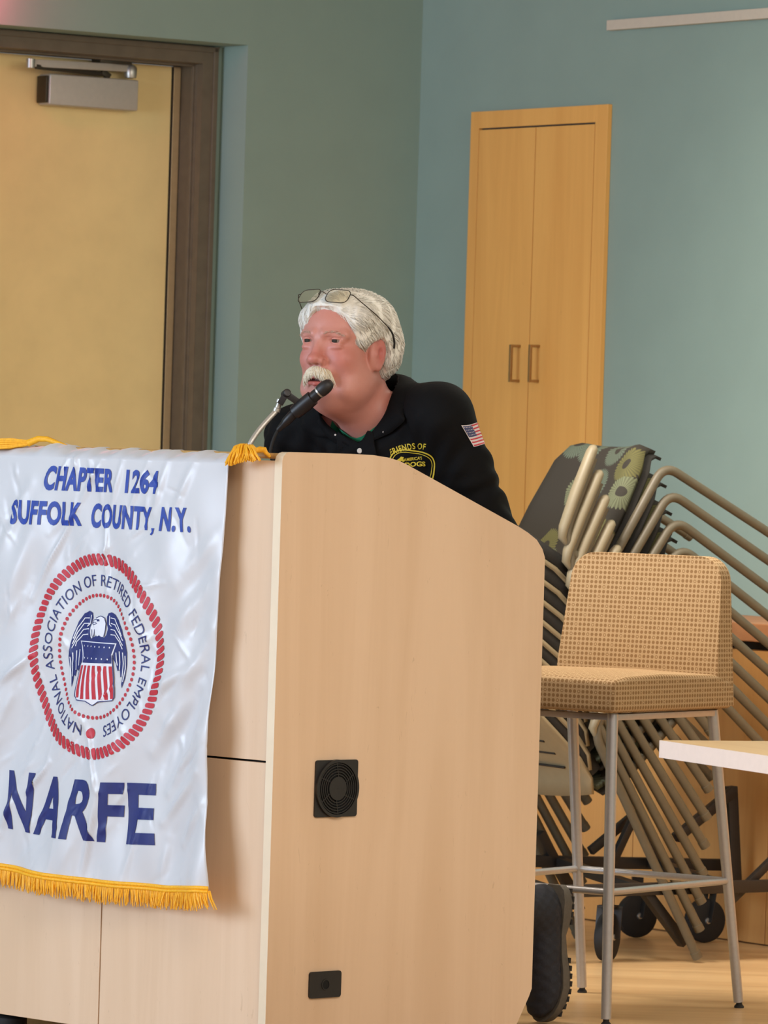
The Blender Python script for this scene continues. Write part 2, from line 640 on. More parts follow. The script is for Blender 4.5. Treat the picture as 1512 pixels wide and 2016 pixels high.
# ------------------------------------------------------------------ distance-field bodies
class Field:
    def __init__(self, xs, ys, zs):
        self.xs, self.ys, self.zs = [np.asarray(a, dtype=np.float32) for a in (xs, ys, zs)]
        self.F = np.full((len(xs), len(ys), len(zs)), 0.5, dtype=np.float32)

    def _sub(self, lo, hi):
        sl = []
        for a, l, h in zip((self.xs, self.ys, self.zs), lo, hi):
            i0 = max(0, np.searchsorted(a, l) - 1)
            i1 = min(len(a), np.searchsorted(a, h) + 1)
            sl.append(slice(i0, max(i0 + 1, i1)))
        X = self.xs[sl[0]][:, None, None]
        Y = self.ys[sl[1]][None, :, None]
        Z = self.zs[sl[2]][None, None, :]
        return tuple(sl), X, Y, Z

    def _mix(self, sl, d, k, op):
        G = self.F[sl]
        if op == 'sub':
            d = -d
        if k <= 0:
            self.F[sl] = np.minimum(G, d) if op == 'add' else np.maximum(G, d)
            return
        h = np.clip(0.5 + 0.5 * (G - d) / k * (1 if op == 'add' else -1), 0, 1)
        if op == 'add':
            self.F[sl] = G + (d - G) * h - k * h * (1 - h)
        else:
            self.F[sl] = G + (d - G) * h + k * h * (1 - h)

    def ell(self, c, r, k=0.01, op='add', rot=None):
        m = max(r) + 2 * k + 0.03
        sl, X, Y, Z = self._sub([c[i] - m for i in range(3)], [c[i] + m for i in range(3)])
        x, y, z = X - c[0], Y - c[1], Z - c[2]
        if rot is not None:
            R = rot.transposed()
            x, y, z = (R[0][0] * x + R[0][1] * y + R[0][2] * z, R[1][0] * x + R[1][1] * y + R[1][2] * z,
                       R[2][0] * x + R[2][1] * y + R[2][2] * z)
        k0 = np.sqrt((x / r[0]) ** 2 + (y / r[1]) ** 2 + (z / r[2]) ** 2)
        k1 = np.sqrt((x / r[0] ** 2) ** 2 + (y / r[1] ** 2) ** 2 + (z / r[2] ** 2) ** 2) + 1e-9
        self._mix(sl, k0 * (k0 - 1) / k1, k, op)

    def cone(self, a, b, ra, rb, k=0.01, op='add', sy=1.0):
        m = max(ra, rb) + 2 * k + 0.03
        lo = [min(a[i], b[i]) - m for i in range(3)]
        hi = [max(a[i], b[i]) + m for i in range(3)]
        sl, X, Y, Z = self._sub(lo, hi)
        d = [b[i] - a[i] for i in range(3)]
        L2 = sum(x * x for x in d)
        t_ = np.clip(((X - a[0]) * d[0] + (Y - a[1]) * d[1] + (Z - a[2]) * d[2]) / L2, 0, 1)
        dist = np.sqrt((X - a[0] - t_ * d[0]) ** 2 + ((Y - a[1] - t_ * d[1]) * sy) ** 2 + (Z - a[2] - t_ * d[2]) ** 2)
        self._mix(sl, dist - (ra + (rb - ra) * t_), k, op)

    def half(self, n, off, k=0.0):
        """keep only n.p < off"""
        X, Y, Z = self.xs[:, None, None], self.ys[None, :, None], self.zs[None, None, :]
        d = n[0] * X + n[1] * Y + n[2] * Z - off
        self.F = np.maximum(self.F, d).astype(np.float32)

    def mesh(self):
        F, xs, ys, zs = self.F, self.xs, self.ys, self.zs
        S = F < 0
        nx, ny, nz = F.shape
        acc = np.zeros((nx - 1, ny - 1, nz - 1), dtype=np.uint8)
        for i in (0, 1):
            for j in (0, 1):
                for k in (0, 1):
                    acc += S[i:nx - 1 + i, j:ny - 1 + j, k:nz - 1 + k]
        act = (acc > 0) & (acc < 8)
        I, J, K = np.nonzero(act)
        idx = np.full(act.shape, -1, dtype=np.int64)
        idx[I, J, K] = np.arange(len(I))
        P = np.zeros((len(I), 3))
        cnt = np.zeros(len(I))
        corners = [(i, j, k) for i in (0, 1) for j in (0, 1) for k in (0, 1)]
        for a in corners:
            for ax in range(3):
                if a[ax] == 1:
                    continue
                b = list(a)
                b[ax] = 1
                fa = F[I + a[0], J + a[1], K + a[2]]
                fb = F[I + b[0], J + b[1], K + b[2]]
                m = (fa < 0) != (fb < 0)
                t_ = np.where(m, fa / np.where(m, fa - fb, 1), 0)
                pa = np.stack([xs[I + a[0]], ys[J + a[1]], zs[K + a[2]]], 1)
                pb = np.stack([xs[I + b[0]], ys[J + b[1]], zs[K + b[2]]], 1)
                P += np.where(m[:, None], pa + (pb - pa) * t_[:, None], 0)
                cnt += m
        P /= cnt[:, None]
        quads = []
        for ax in range(3):
            A = [slice(None)] * 3
            B = [slice(None)] * 3
            A[ax], B[ax] = slice(0, -1), slice(1, None)
            sa, sb = S[tuple(A)], S[tuple(B)]
            e = np.nonzero(sa != sb)
            flip = sa[e]
            o1, o2 = (ax + 1) % 3, (ax + 2) % 3
            c = [np.array(q) for q in e]
            ok = (c[o1] > 0) & (c[o2] > 0) & (c[o1] < F.shape[o1] - 1) & (c[o2] < F.shape[o2] - 1)
            c = [q[ok] for q in c]
            flip = flip[ok]

            def cell(d1, d2):
                q = [x.copy() for x in c]
                q[o1] = q[o1] + d1
                q[o2] = q[o2] + d2
                return idx[q[0], q[1], q[2]]
            q4 = np.stack([cell(-1, -1), cell(0, -1), cell(0, 0), cell(-1, 0)], 1)
            q4[~flip] = q4[~flip][:, ::-1]
            quads.append(q4)
        Q = np.concatenate(quads)
        Q = Q[(Q >= 0).all(1)]
        return P, Q


def grid_axis(lo, hi, step, fine=None):
    """coarse axis with optional finer stretch (lo, hi, step)"""
    if fine is None:
        return np.arange(lo, hi + step, step)
    a = np.arange(lo, fine[0], step)
    b = np.arange(fine[0], fine[1], fine[2])
    c = np.arange(fine[1], hi + step, step)
    return np.concatenate([a, b, c])


def np_mesh(name, P, Q, mat, parent, smooth=180):
    me = bpy.data.meshes.new(name)
    me.from_pydata(P.tolist(), [], Q.tolist())
    me.materials.append(mat)
    me.polygons.foreach_set('use_smooth', [True] * len(me.polygons))
    o = bpy.data.objects.new(name, me)
    COL.objects.link(o)
    if parent is not None:
        o.parent = parent
    return o


def laplace(P, Q, it=3, lam=0.5):
    n = len(P)
    E = np.concatenate([Q[:, [0, 1]], Q[:, [1, 2]], Q[:, [2, 3]], Q[:, [3, 0]]])
    E = np.concatenate([E, E[:, ::-1]])
    deg = np.bincount(E[:, 0], minlength=n).astype(float)
    for _ in range(it):
        S = np.stack([np.bincount(E[:, 0], weights=P[E[:, 1], c], minlength=n) for c in range(3)], 1)
        P = P + lam * (S / np.maximum(deg, 1)[:, None] - P)
    return P


def normals_of(P, Q):
    n = np.cross(P[Q[:, 2]] - P[Q[:, 0]], P[Q[:, 3]] - P[Q[:, 1]])
    N = np.zeros_like(P)
    for c in range(4):
        for k in range(3):
            N[:, k] += np.bincount(Q[:, c], weights=n[:, k], minlength=len(P))
    return N / (np.linalg.norm(N, axis=1)[:, None] + 1e-12)
# ================================================================== the room
UP = Vector((0, 0, 1))
WR = Vector((0.582, -0.813, 0)).normalized()        # along the right wall, away from the corner
NR = Vector((-0.813, -0.582, 0)).normalized()       # its normal, into the room
WL = Vector((-0.813, -0.582, 0)).normalized()       # along the left wall, away from the corner
NL = Vector((0.582, -0.813, 0)).normalized()
BASE_P = at_floor(1275, 1829)                       # a point on the front of the low cabinets
BASE_DEPTH = 0.45
KR = at_plane(818, 500, BASE_P - NR * BASE_DEPTH, NR)
KR.z = 0.0                                          # floor point of the room's corner


def on_right(px, py, off=0.0):
    p = at_plane(px, py, KR + NR * off, NR)
    return ((p - KR).dot(WR), p.z)


def on_left(px, py, off=0.0):
    p = at_plane(px, py, KR + NL * off, NL)
    return ((p - KR).dot(WL), p.z)


H_ROOM = 3.1
M['ceiling'] = plain('ceiling_board', (196, 188, 172), 0.8, noise=0.03)
mb = MB()
mb.prism([(-9, -4), (9, -4), (9, 20), (-9, 20)], (1, 0, 0), (0, 1, 0), (0, 0, -0.1), 0.1, 0)
structure(mb.build('floor', M['floor'], smooth=0))
mb = MB()
mb.prism([(-9, 2.5), (9, 2.5), (9, 20), (-9, 20)], (1, 0, 0), (0, 1, 0), (0, 0, H_ROOM - 0.02), 0.1, 0)
structure(mb.build('ceiling', M['ceiling'], smooth=0))

# right wall: solid, behind everything
mb = MB()
mb.add([KR + WR * u + UP * z + NR * w for w in (0, -0.15) for (u, z) in ((-0.2, 0), (9.5, 0), (9.5, H_ROOM), (-0.2, H_ROOM))],
       [(0, 1, 2, 3), (7, 6, 5, 4), (0, 4, 5, 1), (1, 5, 6, 2), (2, 6, 7, 3), (3, 7, 4, 0)])
structure(mb.build('wall_right', M['paint'], smooth=0))

# left wall with the door recess
jog_u, _ = on_left(476, 500)
REC = 0.135
fr_u, _ = on_left(424.5, 120, -REC)                 # outer right edge of the door frame
_, fr_z = on_left(424.5, 94.5, -REC)
_, sof_z = on_left(424, 83.5)
sof_z = max(sof_z, fr_z)
DW = 1.12                                           # width between casings' outer edges
rec_l = fr_u + DW + 0.12
mb = MB()


def slab(mb, u0, u1, z0, z1, front, back):
    mb.add([KR + WL * u + UP * z + NL * w for w in (front, back) for (u, z) in ((u0, z0), (u1, z0), (u1, z1), (u0, z1))],
           [(0, 1, 2, 3), (7, 6, 5, 4), (0, 4, 5, 1), (1, 5, 6, 2), (2, 6, 7, 3), (3, 7, 4, 0)])


slab(mb, 0.0, jog_u, 0, H_ROOM, 0, -0.30)
slab(mb, jog_u, rec_l, sof_z, H_ROOM, 0, -0.30)
slab(mb, rec_l, 8.0, 0, H_ROOM, 0, -0.30)
slab(mb, jog_u, fr_u + 0.004, 0, sof_z, -REC, -0.30)
slab(mb, fr_u + DW - 0.004, rec_l, 0, sof_z, -REC, -0.30)
structure(mb.build('wall_left', M['paint'], smooth=0))

# ---- door: frame (casings and jambs), leaf, closer
CAS = 0.050
JD = 0.105
din = fr_u + CAS


def LB(mb, u0, u1, z0, z1, w0, w1, mi=0):
    mb.add([KR + WL * u + UP * z + NL * w for w in (w0, w1) for (u, z) in ((u0, z0), (u1, z0), (u1, z1), (u0, z1))],
           [(0, 1, 2, 3), (7, 6, 5, 4), (0, 4, 5, 1), (1, 5, 6, 2), (2, 6, 7, 3), (3, 7, 4, 0)], mi)


mb = MB()
f0 = -REC
u1 = fr_u + DW
for (a, b) in ((fr_u, fr_u + CAS), (u1 - CAS, u1)):
    LB(mb, a, b, 0, fr_z, f0 + 0.012, f0 - 0.02)
LB(mb, fr_u + CAS, u1 - CAS, fr_z - CAS, fr_z, f0 + 0.012, f0 - 0.02)
# raised outer bead and the stepped rabbet down the jamb
for (a, b) in ((fr_u, fr_u + 0.016), (u1 - 0.016, u1)):
    LB(mb, a, b, 0, fr_z, f0 + 0.018, f0 - 0.01)
LB(mb, fr_u, u1, fr_z - 0.016, fr_z, f0 + 0.018, f0 - 0.01)
for (a, b) in ((din - 0.02, din + 0.002), (u1 - CAS - 0.002, u1 - CAS + 0.02)):
    LB(mb, a, b, 0, fr_z - CAS + 0.002, f0 - 0.02, f0 - 0.15)
LB(mb, din, u1 - CAS, fr_z - CAS - 0.002, fr_z - CAS + 0.02, f0 - 0.02, f0 - 0.15)
LB(mb, din, din + 0.008, 0, fr_z - CAS, f0 - 0.030, f0 - 0.045)
LB(mb, din, u1 - CAS, fr_z - CAS - 0.008, fr_z - CAS, f0 - 0.030, f0 - 0.045)
structure(mb.build('trim_door_frame', M['frame_brown'], smooth=0, bevel=0.0025))

dface = f0 - JD                                     # face of the door leaf
root = MB()
dz = fr_z - CAS - 0.006
LB(root, din + 0.004, u1 - CAS - 0.004, 0.012, dz, dface, dface - 0.04)
door = structure(root.build('door_1', M['door_tan'], smooth=0, bevel=0.002))
mb = MB()
es, _ = on_left(331, 500, dface)
LB(mb, din + 0.0045, es, 0.013, dz - 0.001, dface + 0.004, dface - 0.002)
mb.build('edge_strip', M['strip'], door, smooth=0, bevel=0.001)
mb = MB()
LB(mb, es, es + 0.007, 0.013, dz - 0.001, dface + 0.0015, dface - 0.002)
mb.build('edge_seal', M['gasket'], door, smooth=0)

# closer: body on the leaf, knuckle, two arms to the head
cr = thing('door_closer', 'silver box door closer with folded arms at the top of the tan door', 'door closer')
cz0 = on_left(273, 219, dface + 0.06)[1]
cz1 = on_left(273, 158, dface + 0.06)[1]
cu0 = on_left(272, 190, dface + 0.06)[0]
cu1 = on_left(97, 190, dface + 0.06)[0]
mb = MB()
LB(mb, cu0, cu1, cz0, cz1, dface + 0.062, dface + 0.001)
mb.build('body', M['closer'], cr, bevel=0.006, bseg=3)
mb = MB()
LB(mb, cu1 + 0.0005, cu1 + 0.010, cz0 + 0.006, cz1 - 0.006, dface + 0.056, dface + 0.006)
mb.build('end_cap', M['dark_steel'], cr, bevel=0.003)


def LP(px, py, off):
    return at_plane(px, py, KR + NL * off, NL)


aoff = dface + 0.045
mb = MB()
mb.bar(LP(262, 135, aoff), LP(66, 124, aoff + 0.05), 0.010, 0.022, up=UP)
mb.build('arm', M['closer'], cr, bevel=0.002)
mb = MB()
mb.bar(LP(70, 131, aoff + 0.05), LP(205, 146, aoff), 0.010, 0.014, up=UP)
mb.bar(LP(200, 140, aoff), LP(215, 152, aoff), 0.014, 0.018, up=UP)
mb.build('forearm', M['dark_steel'], cr, bevel=0.002)
mb = MB()
p = LP(257, 140, aoff)
mb.lathe([(0.003, -0.022), (0.017, -0.020), (0.019, -0.01), (0.019, 0.008), (0.014, 0.016), (0.003, 0.018)], p, UP, 20)
mb.build('pivot', M['alu'], cr)
mb = MB()
p = LP(60, 124, aoff + 0.05)
mb.lathe([(0.003, -0.016), (0.013, -0.014), (0.013, 0.012), (0.003, 0.014)], p, UP, 18)
mb.build('pivot', M['alu'], cr)
mb = MB()
pz = fr_z - CAS - 0.003
q = LP(240, 122, aoff)
mb.bar(q + WL * -0.02, q + WL * 0.09, 0.05, 0.018, up=UP)
mb.build('shoe_bracket', M['dark_steel'], cr, bevel=0.002)

# lit sign over the door, just out of the frame: its red light tints the wall
ex_u, ex_z = on_left(-42, -30)
sr = thing('exit_sign', 'red lit sign box mounted on the wall above the tan door', 'sign')
mb = MB()
LB(mb, ex_u, ex_u + 0.3, ex_z, ex_z + 0.19, 0.05, 0.001)
mb.build('housing', M['rail_white'], sr, bevel=0.004)
mb = MB()
LB(mb, ex_u + 0.02, ex_u + 0.28, ex_z + 0.02, ex_z + 0.17, 0.054, 0.0505)
mb.build('lit_face', M['sign_red'], sr, smooth=0)
ld = bpy.data.lights.new('exit_sign_lamp', 'POINT')
ld.energy = 3.6
ld.color = (1.0, 0.12, 0.2)
ld.shadow_soft_size = 0.08
lo = bpy.data.objects.new('exit_sign_lamp', ld)
COL.objects.link(lo)
lo.location = KR + WL * (ex_u + 0.05) + UP * (ex_z - 0.015) + NL * 0.085

# ---- right wall: tall built-in cabinet
tr = thing('tall_cabinet', 'tall honey maple cabinet with two narrow doors set into the green wall', 'cabinet')


def RB(mb, u0, u1, z0, z1, w0, w1, mi=0, o=None):
    mb.add([KR + WR * u + UP * z + NR * w for w in (w1, w0) for (u, z) in ((u0, z0), (u1, z0), (u1, z1), (u0, z1))],
           [(0, 1, 2, 3), (7, 6, 5, 4), (0, 4, 5, 1), (1, 5, 6, 2), (2, 6, 7, 3), (3, 7, 4, 0)], mi)


FO = 0.016
c0 = on_right(919, 500, FO)[0]
c1 = on_right(1188, 500, FO)[0]
ct = on_right(1065, 212.5, FO)[1]
d0 = on_right(936, 500, FO)[0]
dm = on_right(1047.5, 500, FO)[0]
d1 = on_right(1163, 500, FO)[0]
dt = on_right(1065, 249, FO)[1]
mb = MB()
RB(mb, c0, d0 - 0.002, 0.0, ct, FO, 0.0005)
RB(mb, d1 + 0.002, c1, 0.0, ct, FO, 0.0005)
RB(mb, d0 - 0.002, d1 + 0.002, dt + 0.004, ct - 0.0002, FO, 0.0005)
mb.build('face_frame', M['cab_wood'], tr, smooth=0, bevel=0.0012)
mb = MB()
RB(mb, d0 - 0.001, d1 + 0.001, 0.08, dt + 0.003, 0.004, 0.001)
mb.build('carcass', M['gasket'], tr, smooth=0)
hz0 = on_right(1040, 753, FO)[1]
hz1 = on_right(1040, 679, FO)[1]
for (a, b, hp) in ((d0, dm - 0.0012, 1022.5), (dm + 0.0012, d1, 1060.5)):
    mb = MB()
    RB(mb, a + 0.0005, b - 0.0005, 0.09, dt - 0.0012, FO, 0.0045)
    dr = mb.build('door', M['cab_wood'], tr, smooth=0, bevel=0.0008)
    hu = on_right(hp, 716, FO)[0]
    mb = MB()
    for z in (hz0 + 0.004, hz1 - 0.004):
        RB(mb, hu - 0.0045, hu + 0.0045, z - 0.004, z + 0.004, FO + 0.030, FO + 0.0002)
    RB(mb, hu - 0.0045, hu + 0.0045, hz0, hz1, FO + 0.036, FO + 0.0275)
    mb.build('handle', M['nickel'], dr, bevel=0.0012)

# rail high on the right wall
ra, raz1 = on_right(1206, 41)
_, raz0 = on_right(1206, 61)
mb = MB()
RB(mb, ra, ra + 3.2, raz0, raz1, 0.022, 0.0005)
o = mb.build('wall_rail', M['rail_white'], smooth=0, bevel=0.002)
o['label'] = 'off-white horizontal rail high on the green wall right of the tall cabinet'
o['category'] = 'rail'

# ---- low cabinets with counter, behind the chairs
bu0 = on_right(995, 1700, BASE_DEPTH)[0]
bu1 = bu0 + 3.4
ctz = on_right(1470, 1226, BASE_DEPTH)[1]
ctz0 = on_right(1470, 1262, BASE_DEPTH)[1]
br = thing('base_cabinet', 'low maple cabinet run with reddish counter behind the stacked chairs', 'cabinet')
mb = MB()
RB(mb, bu0, bu1, 0.0, ctz0 - 0.022, BASE_DEPTH - 0.020, 0.001)
mb.build('carcass', M['base_wood'], br, smooth=0)
mb = MB()
RB(mb, bu0 - 0.01, bu1 + 0.01, ctz0, ctz, BASE_DEPTH + 0.015, 0.001)
mb.build('counter', M['counter_edge'], br, smooth=0, bevel=0.003)
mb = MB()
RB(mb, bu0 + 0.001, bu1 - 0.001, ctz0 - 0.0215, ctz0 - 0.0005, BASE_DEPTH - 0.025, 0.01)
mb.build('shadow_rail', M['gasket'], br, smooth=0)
nd = 6
for i in range(nd):
    a = bu0 + (bu1 - bu0) * i / nd
    b = bu0 + (bu1 - bu0) * (i + 1) / nd
    mb = MB()
    RB(mb, a + 0.0015, b - 0.0015, 0.004, ctz0 - 0.024, BASE_DEPTH, BASE_DEPTH - 0.0195)
    mb.build('door', M['base_wood'], br, smooth=0, bevel=0.001)

# ================================================================== lectern
C0 = at_depth(556, 905, 10.75)
C0.z = 0.0
SX = Vector((0.725, 0.689, 0)).normalized()         # local X: from the front towards the speaker
SY = Vector((-SX.y, SX.x, 0))                       # local Y: along the front, leftwards
LROT = math.atan2(SX.y, SX.x)
lect = thing('lectern', 'pale maple multimedia lectern with sloping side panel, draped in a white banner', 'lectern',
             C0, (0, 0, LROT))


def on_side(px, py, y=0.0):
    p = at_plane(px, py, C0 + SY * y, SY)
    return ((p - C0).dot(SX), p.z)


def on_front(px, py, x=0.0):
    p = at_plane(px, py, C0 + SX * x, SX)
    return ((p - C0).dot(SY), p.z)


def lec(x, y, z):
    return Vector((x, y, z))


FW = 1.13                                           # width of the front
sp = [on_side(*q) for q in ((690, 893.5), (735, 896), (765, 901), (785, 907), (800, 914), (1020, 1036), (1040, 1049),
                            (1057, 1063), (1068, 1081), (1073, 1098), (1051.5, 1946), (1046, 1962), (1006, 2030))]
tT = sp[9][0]
zlow = 0.036
side = [(0.02, zlow), (0.0, zlow), (0.0, 1.232), (0.003, 1.241), (0.0095, 1.2475), (0.018, 1.25), (0.06, 1.2505)]
side += sp[:9] + [(tT, sp[9][1]), (tT, sp[10][1]), (tT - 0.008, sp[11][1]), (sp[12][0], zlow)]
TH = 0.022


def prism_xz(poly, y, h, name, mat, parent, bevel=0.0):
    mb2 = MB()
    n = len(poly)
    vs = [(p[0], y, p[1]) for p in poly] + [(p[0], y + h, p[1]) for p in poly]
    fs = [tuple(range(n)), tuple(range(2 * n - 1, n - 1, -1))] + [(i, n + i, n + (i + 1) % n, (i + 1) % n) for i in range(n)]
    # material 1 on the narrow front edge band
    mb2.add(vs, fs[:2], 0)
    mb2.add(vs, fs[2:], 1)
    return mb2.build(name, mat, parent, smooth=25, bevel=bevel)


prism_xz(side, 0.0, TH, 'side_panel', [M['lect_side'], M['lect_edge']], lect)
prism_xz(side, FW - TH, TH, 'side_panel', [M['lect_side'], M['lect_edge']], lect)
seam_z = on_front(470, 1496)[1]
seam_y = on_front(191, 1900)[0]
FX = 0.006
mb = MB()
mb.box(((FX + 0.014), FW / 2, (seam_z + 0.0022 + 1.232) / 2), (0.022, FW - 2 * TH - 0.001, 1.232 - seam_z - 0.0022))
mb.build('front_panel', M['lect_side'], lect, smooth=0, bevel=0.001)
for (a, b) in ((TH + 0.0008, seam_y - 0.0018), (seam_y + 0.0018, FW - TH - 0.0008)):
    mb = MB()
    mb.box((FX + 0.011, (a + b) / 2, (0.038 + seam_z - 0.0022) / 2), (0.018, b - a, seam_z - 0.0022 - 0.038))
    mb.build('cabinet_door', M['lect_side'], lect, smooth=0, bevel=0.001)
mb = MB()
mb.box((FX + 0.033, FW / 2, 0.62), (0.012, FW - 2 * TH - 0.002, 1.12))
mb.build('carcass', M['hole'], lect, smooth=0)
# deck: flat strip then sloping work surface, and the doors on the speaker's side
x1 = 0.34
zd = 1.185
mb = MB()
poly = [(FX + 0.04, zd), (x1, zd), (tT - 0.02, 1.055), (tT - 0.02, 1.033), (x1 - 0.004, zd - 0.022), (FX + 0.04, zd - 0.022)]
n = len(poly)
vs = [(p[0], TH + 0.0005, p[1]) for p in poly] + [(p[0], FW - TH - 0.0005, p[1]) for p in poly]
mb.add(vs, [tuple(range(n)), tuple(range(2 * n - 1, n - 1, -1))] + [(i, n + i, n + (i + 1) % n, (i + 1) % n) for i in range(n)])
mb.build('work_surface', M['lect_side'], lect, smooth=0, bevel=0.001)
mb = MB()
mb.box((tT - 0.06, FW / 2, 0.58), (0.02, FW - 2 * TH - 0.001, 0.88))
mb.build('back_panel', M['lect_side'], lect, smooth=0)
mb = MB()
mb.box(((FX + tT - 0.1) / 2 + 0.02, FW / 2, 0.09), (tT - 0.16, FW - 2 * TH - 0.001, 0.02))
mb.build('bottom_panel', M['lect_side'], lect, smooth=0)
for (x, y) in ((0.06, 0.10), (0.06, FW - 0.26), (tT - 0.16, 0.10), (tT - 0.16, FW - 0.14)):
    mb = MB()
    mb.lathe([(0.004, 0), (0.030, 0.0), (0.034, 0.006), (0.034, 0.026), (0.022, 0.034), (0.022, 0.082), (0.004, 0.083)], (x, y, 0), (0, 0, 1), 22)
    mb.build('foot', M['rubber'], lect)

# round-grilled vent cover
va = on_side(660, 1552)
w2 = (on_side(701, 1552)[0] - on_side(618, 1552)[0])
h2 = on_side(660, 1496)[1] - on_side(660, 1608)[1]
vw = w2
mb = MB()
pl = rounded_rect(w2, h2, 0.006, 4)
n = len(pl)
R0 = min(w2, h2) * 0.5 * 0.985


def side_disc(mb, x, z, r0, r1, y0, y1, n=48, mi=0, sx=1.0):
    """ring on the outer side panel between radii r0 and r1, from y0 out to y1"""
    vs, fs = [], []
    for (r, y) in ((r0, y0), (r0, y1), (r1, y1), (r1, y0)):
        for k in range(n):
            a = 2 * math.pi * k / n
            vs.append((x + r * sx * math.cos(a), y, z + r * math.sin(a)))
    for s in range(4):
        t2 = (s + 1) % 4
        for k in range(n):
            k2 = (k + 1) % n
            fs.append((s * n + k, s * n + k2, t2 * n + k2, t2 * n + k))
    mb.add(vs, fs, mi)


def plate(mb, x, z, pl, y0, y1, mi=0):
    n = len(pl)
    vs = [(x + p[0], y0, z + p[1]) for p in pl] + [(x + p[0], y1, z + p[1]) for p in pl]
    mb.add(vs, [tuple(range(n)), tuple(range(2 * n - 1, n - 1, -1))] + [(i, n + i, n + (i + 1) % n, (i + 1) % n) for i in range(n)], mi)


plate(mb, va[0], va[1], pl, -0.0005, -0.004)
side_disc(mb, va[0], va[1], R0 * 0.93, R0 * 1.03, -0.001, -0.009)
vent = mb.build('vent_cover', M['black'], lect, smooth=30, bevel=0.0)
mb = MB()
side_disc(mb, va[0], va[1], 0.0005, R0 * 0.93, -0.0042, -0.0046)
mb.build('dark_opening', M['hole'], vent)
mb = MB()
for k in range(5):
    r = R0 * (0.50 + 0.095 * k)
    side_disc(mb, va[0], va[1], r - 0.0009, r + 0.0009, -0.0045, -0.0075)
for k in range(6):
    a = math.radians(25 + 60 * k)
    mb.bar((va[0] + math.cos(a) * R0 * 0.4, -0.006, va[1] + math.sin(a) * R0 * 0.4),
           (va[0] + math.cos(a + 0.15) * R0 * 0.94, -0.006, va[1] + math.sin(a + 0.15) * R0 * 0.94), 0.002, 0.002, up=(0, 1, 0))
mb.build('grille', M['black'], vent)
mb = MB()
side_disc(mb, va[0], va[1], 0.0005, R0 * 0.42, -0.0045, -0.0085)
mb.build('hub', M['black'], vent)
# cable plate
ca = on_side(638, 1938)
cw = on_side(669, 1938)[0] - on_side(607, 1938)[0]
ch = on_side(638, 1911)[1] - on_side(638, 1963)[1]
mb = MB()
plate(mb, ca[0], ca[1], rounded_rect(cw, ch, 0.006, 4), -0.0005, -0.0045)
side_disc(mb, ca[0], ca[1], ch * 0.17, ch * 0.21, -0.004, -0.006)
cp = mb.build('cable_plate', M['black'], lect, smooth=30)
mb = MB()
side_disc(mb, ca[0], ca[1], 0.0004, ch * 0.17, -0.0046, -0.005)
mb.build('cable_hole', M['hole'], cp)
# ================================================================== banner (same local frame as the lectern)
ban = thing('banner', 'white satin banner with blue lettering, round seal and gold fringe draped over the lectern', 'banner',
            C0, (0, 0, LROT))


def flat(px, py):
    """photo survey of the banner's plane -> (along front, height)"""
    return on_front(px, py, -0.030)


zt = 1.238
edge_px = [(449, 900), (446, 960), (441, 1050), (437, 1100), (431, 1200), (425, 1300), (418, 1400), (413, 1490), (414, 1600), (416, 1690), (417, 1746)]
edge_s = [flat(*q) for q in edge_px]
ez = np.array([q[1] for q in edge_s])[::-1]
ey = np.array([q[0] for q in edge_s])[::-1]
b0, b1 = flat(0, 1703), flat(417, 1747)             # bottom hem: gentle sag
bm_ = flat(200, 1737)
yr_bot, zr_bot = b1
yl = ey.mean() + 0.78


def hem_z(y):
    """height of the bottom hem along the front"""
    pts = [flat(q, r) for q, r in ((417, 1747), (330, 1748), (200, 1736), (100, 1722), (0, 1704))]
    ys = np.array([p[0] for p in pts])
    zs = np.array([p[1] for p in pts])
    y = np.asarray(y, dtype=float)
    return np.where(y < ys[-1], np.interp(y, ys, zs), zs[-1] + (y - ys[-1]) * (zs[-1] - zs[-2]) / (ys[-1] - ys[-2]))


CREASE = []


def crease(pa, pb, amp, w):
    CREASE.append((flat(*pa), flat(*pb), amp, w))


for c in (((148, 1000), (60, 1180), .0045, .006), ((205, 1000), (206, 1165), .004, .0045), ((100, 1500), (55, 1560), .005, .006),
          ((170, 1420), (205, 1560), .005, .006), ((60, 1290), (0, 1350), .006, .008), ((390, 1350), (300, 1480), .006, .016),
          ((400, 1440), (330, 1560), .006, .012), ((400, 1520), (320, 1620), .005, .010), ((410, 1580), (360, 1660), .005, .010),
          ((395, 1310), (300, 1360), .004, .014), ((430, 1130), (330, 1260), .005, .022), ((440, 1040), (350, 1150), .004, .02),
          ((30, 1560), (0, 1640), .006, .01), ((205, 1560), (160, 1740), .004, .007), ((280, 1600), (240, 1740), .003, .008),
          ((330, 1650), (310, 1745), .003, .010), ((60, 950), (0, 1100), .004, .016), ((70, 1020), (20, 1200), .004, .02),
          ((200, 900), (150, 1000), .003, .006), ((240, 900), (215, 1000), .003, .006), ((130, 905), (118, 940), .004, .005),
          ((145, 895), (150, 930), .004, .005), ((170, 900), (190, 960), .003, .006), ((330, 900), (300, 1010), .003, .008),
          ((290, 905), (250, 1010), .003, .006), ((380, 910), (340, 1010), .003, .010), ((420, 1240), (330, 1420), .006, .02)):
    crease(*c)
rr = random.Random(3)
for _ in range(150):
    x, y = rr.uniform(-60, 420), rr.uniform(905, 1740)
    a = rr.gauss(1.9, 0.45)
    L = rr.uniform(25, 90)
    crease((x, y), (x + math.cos(a) * L, y + math.sin(a) * L), rr.uniform(0.0007, 0.0021) * rr.choice((1, 1, -1)), rr.uniform(0.003, 0.008))
CA = np.array([c[0] for c in CREASE])
CB = np.array([c[1] for c in CREASE])
CAMP = np.array([c[2] for c in CREASE]) * 1.9
CWID = np.array([c[3] for c in CREASE])


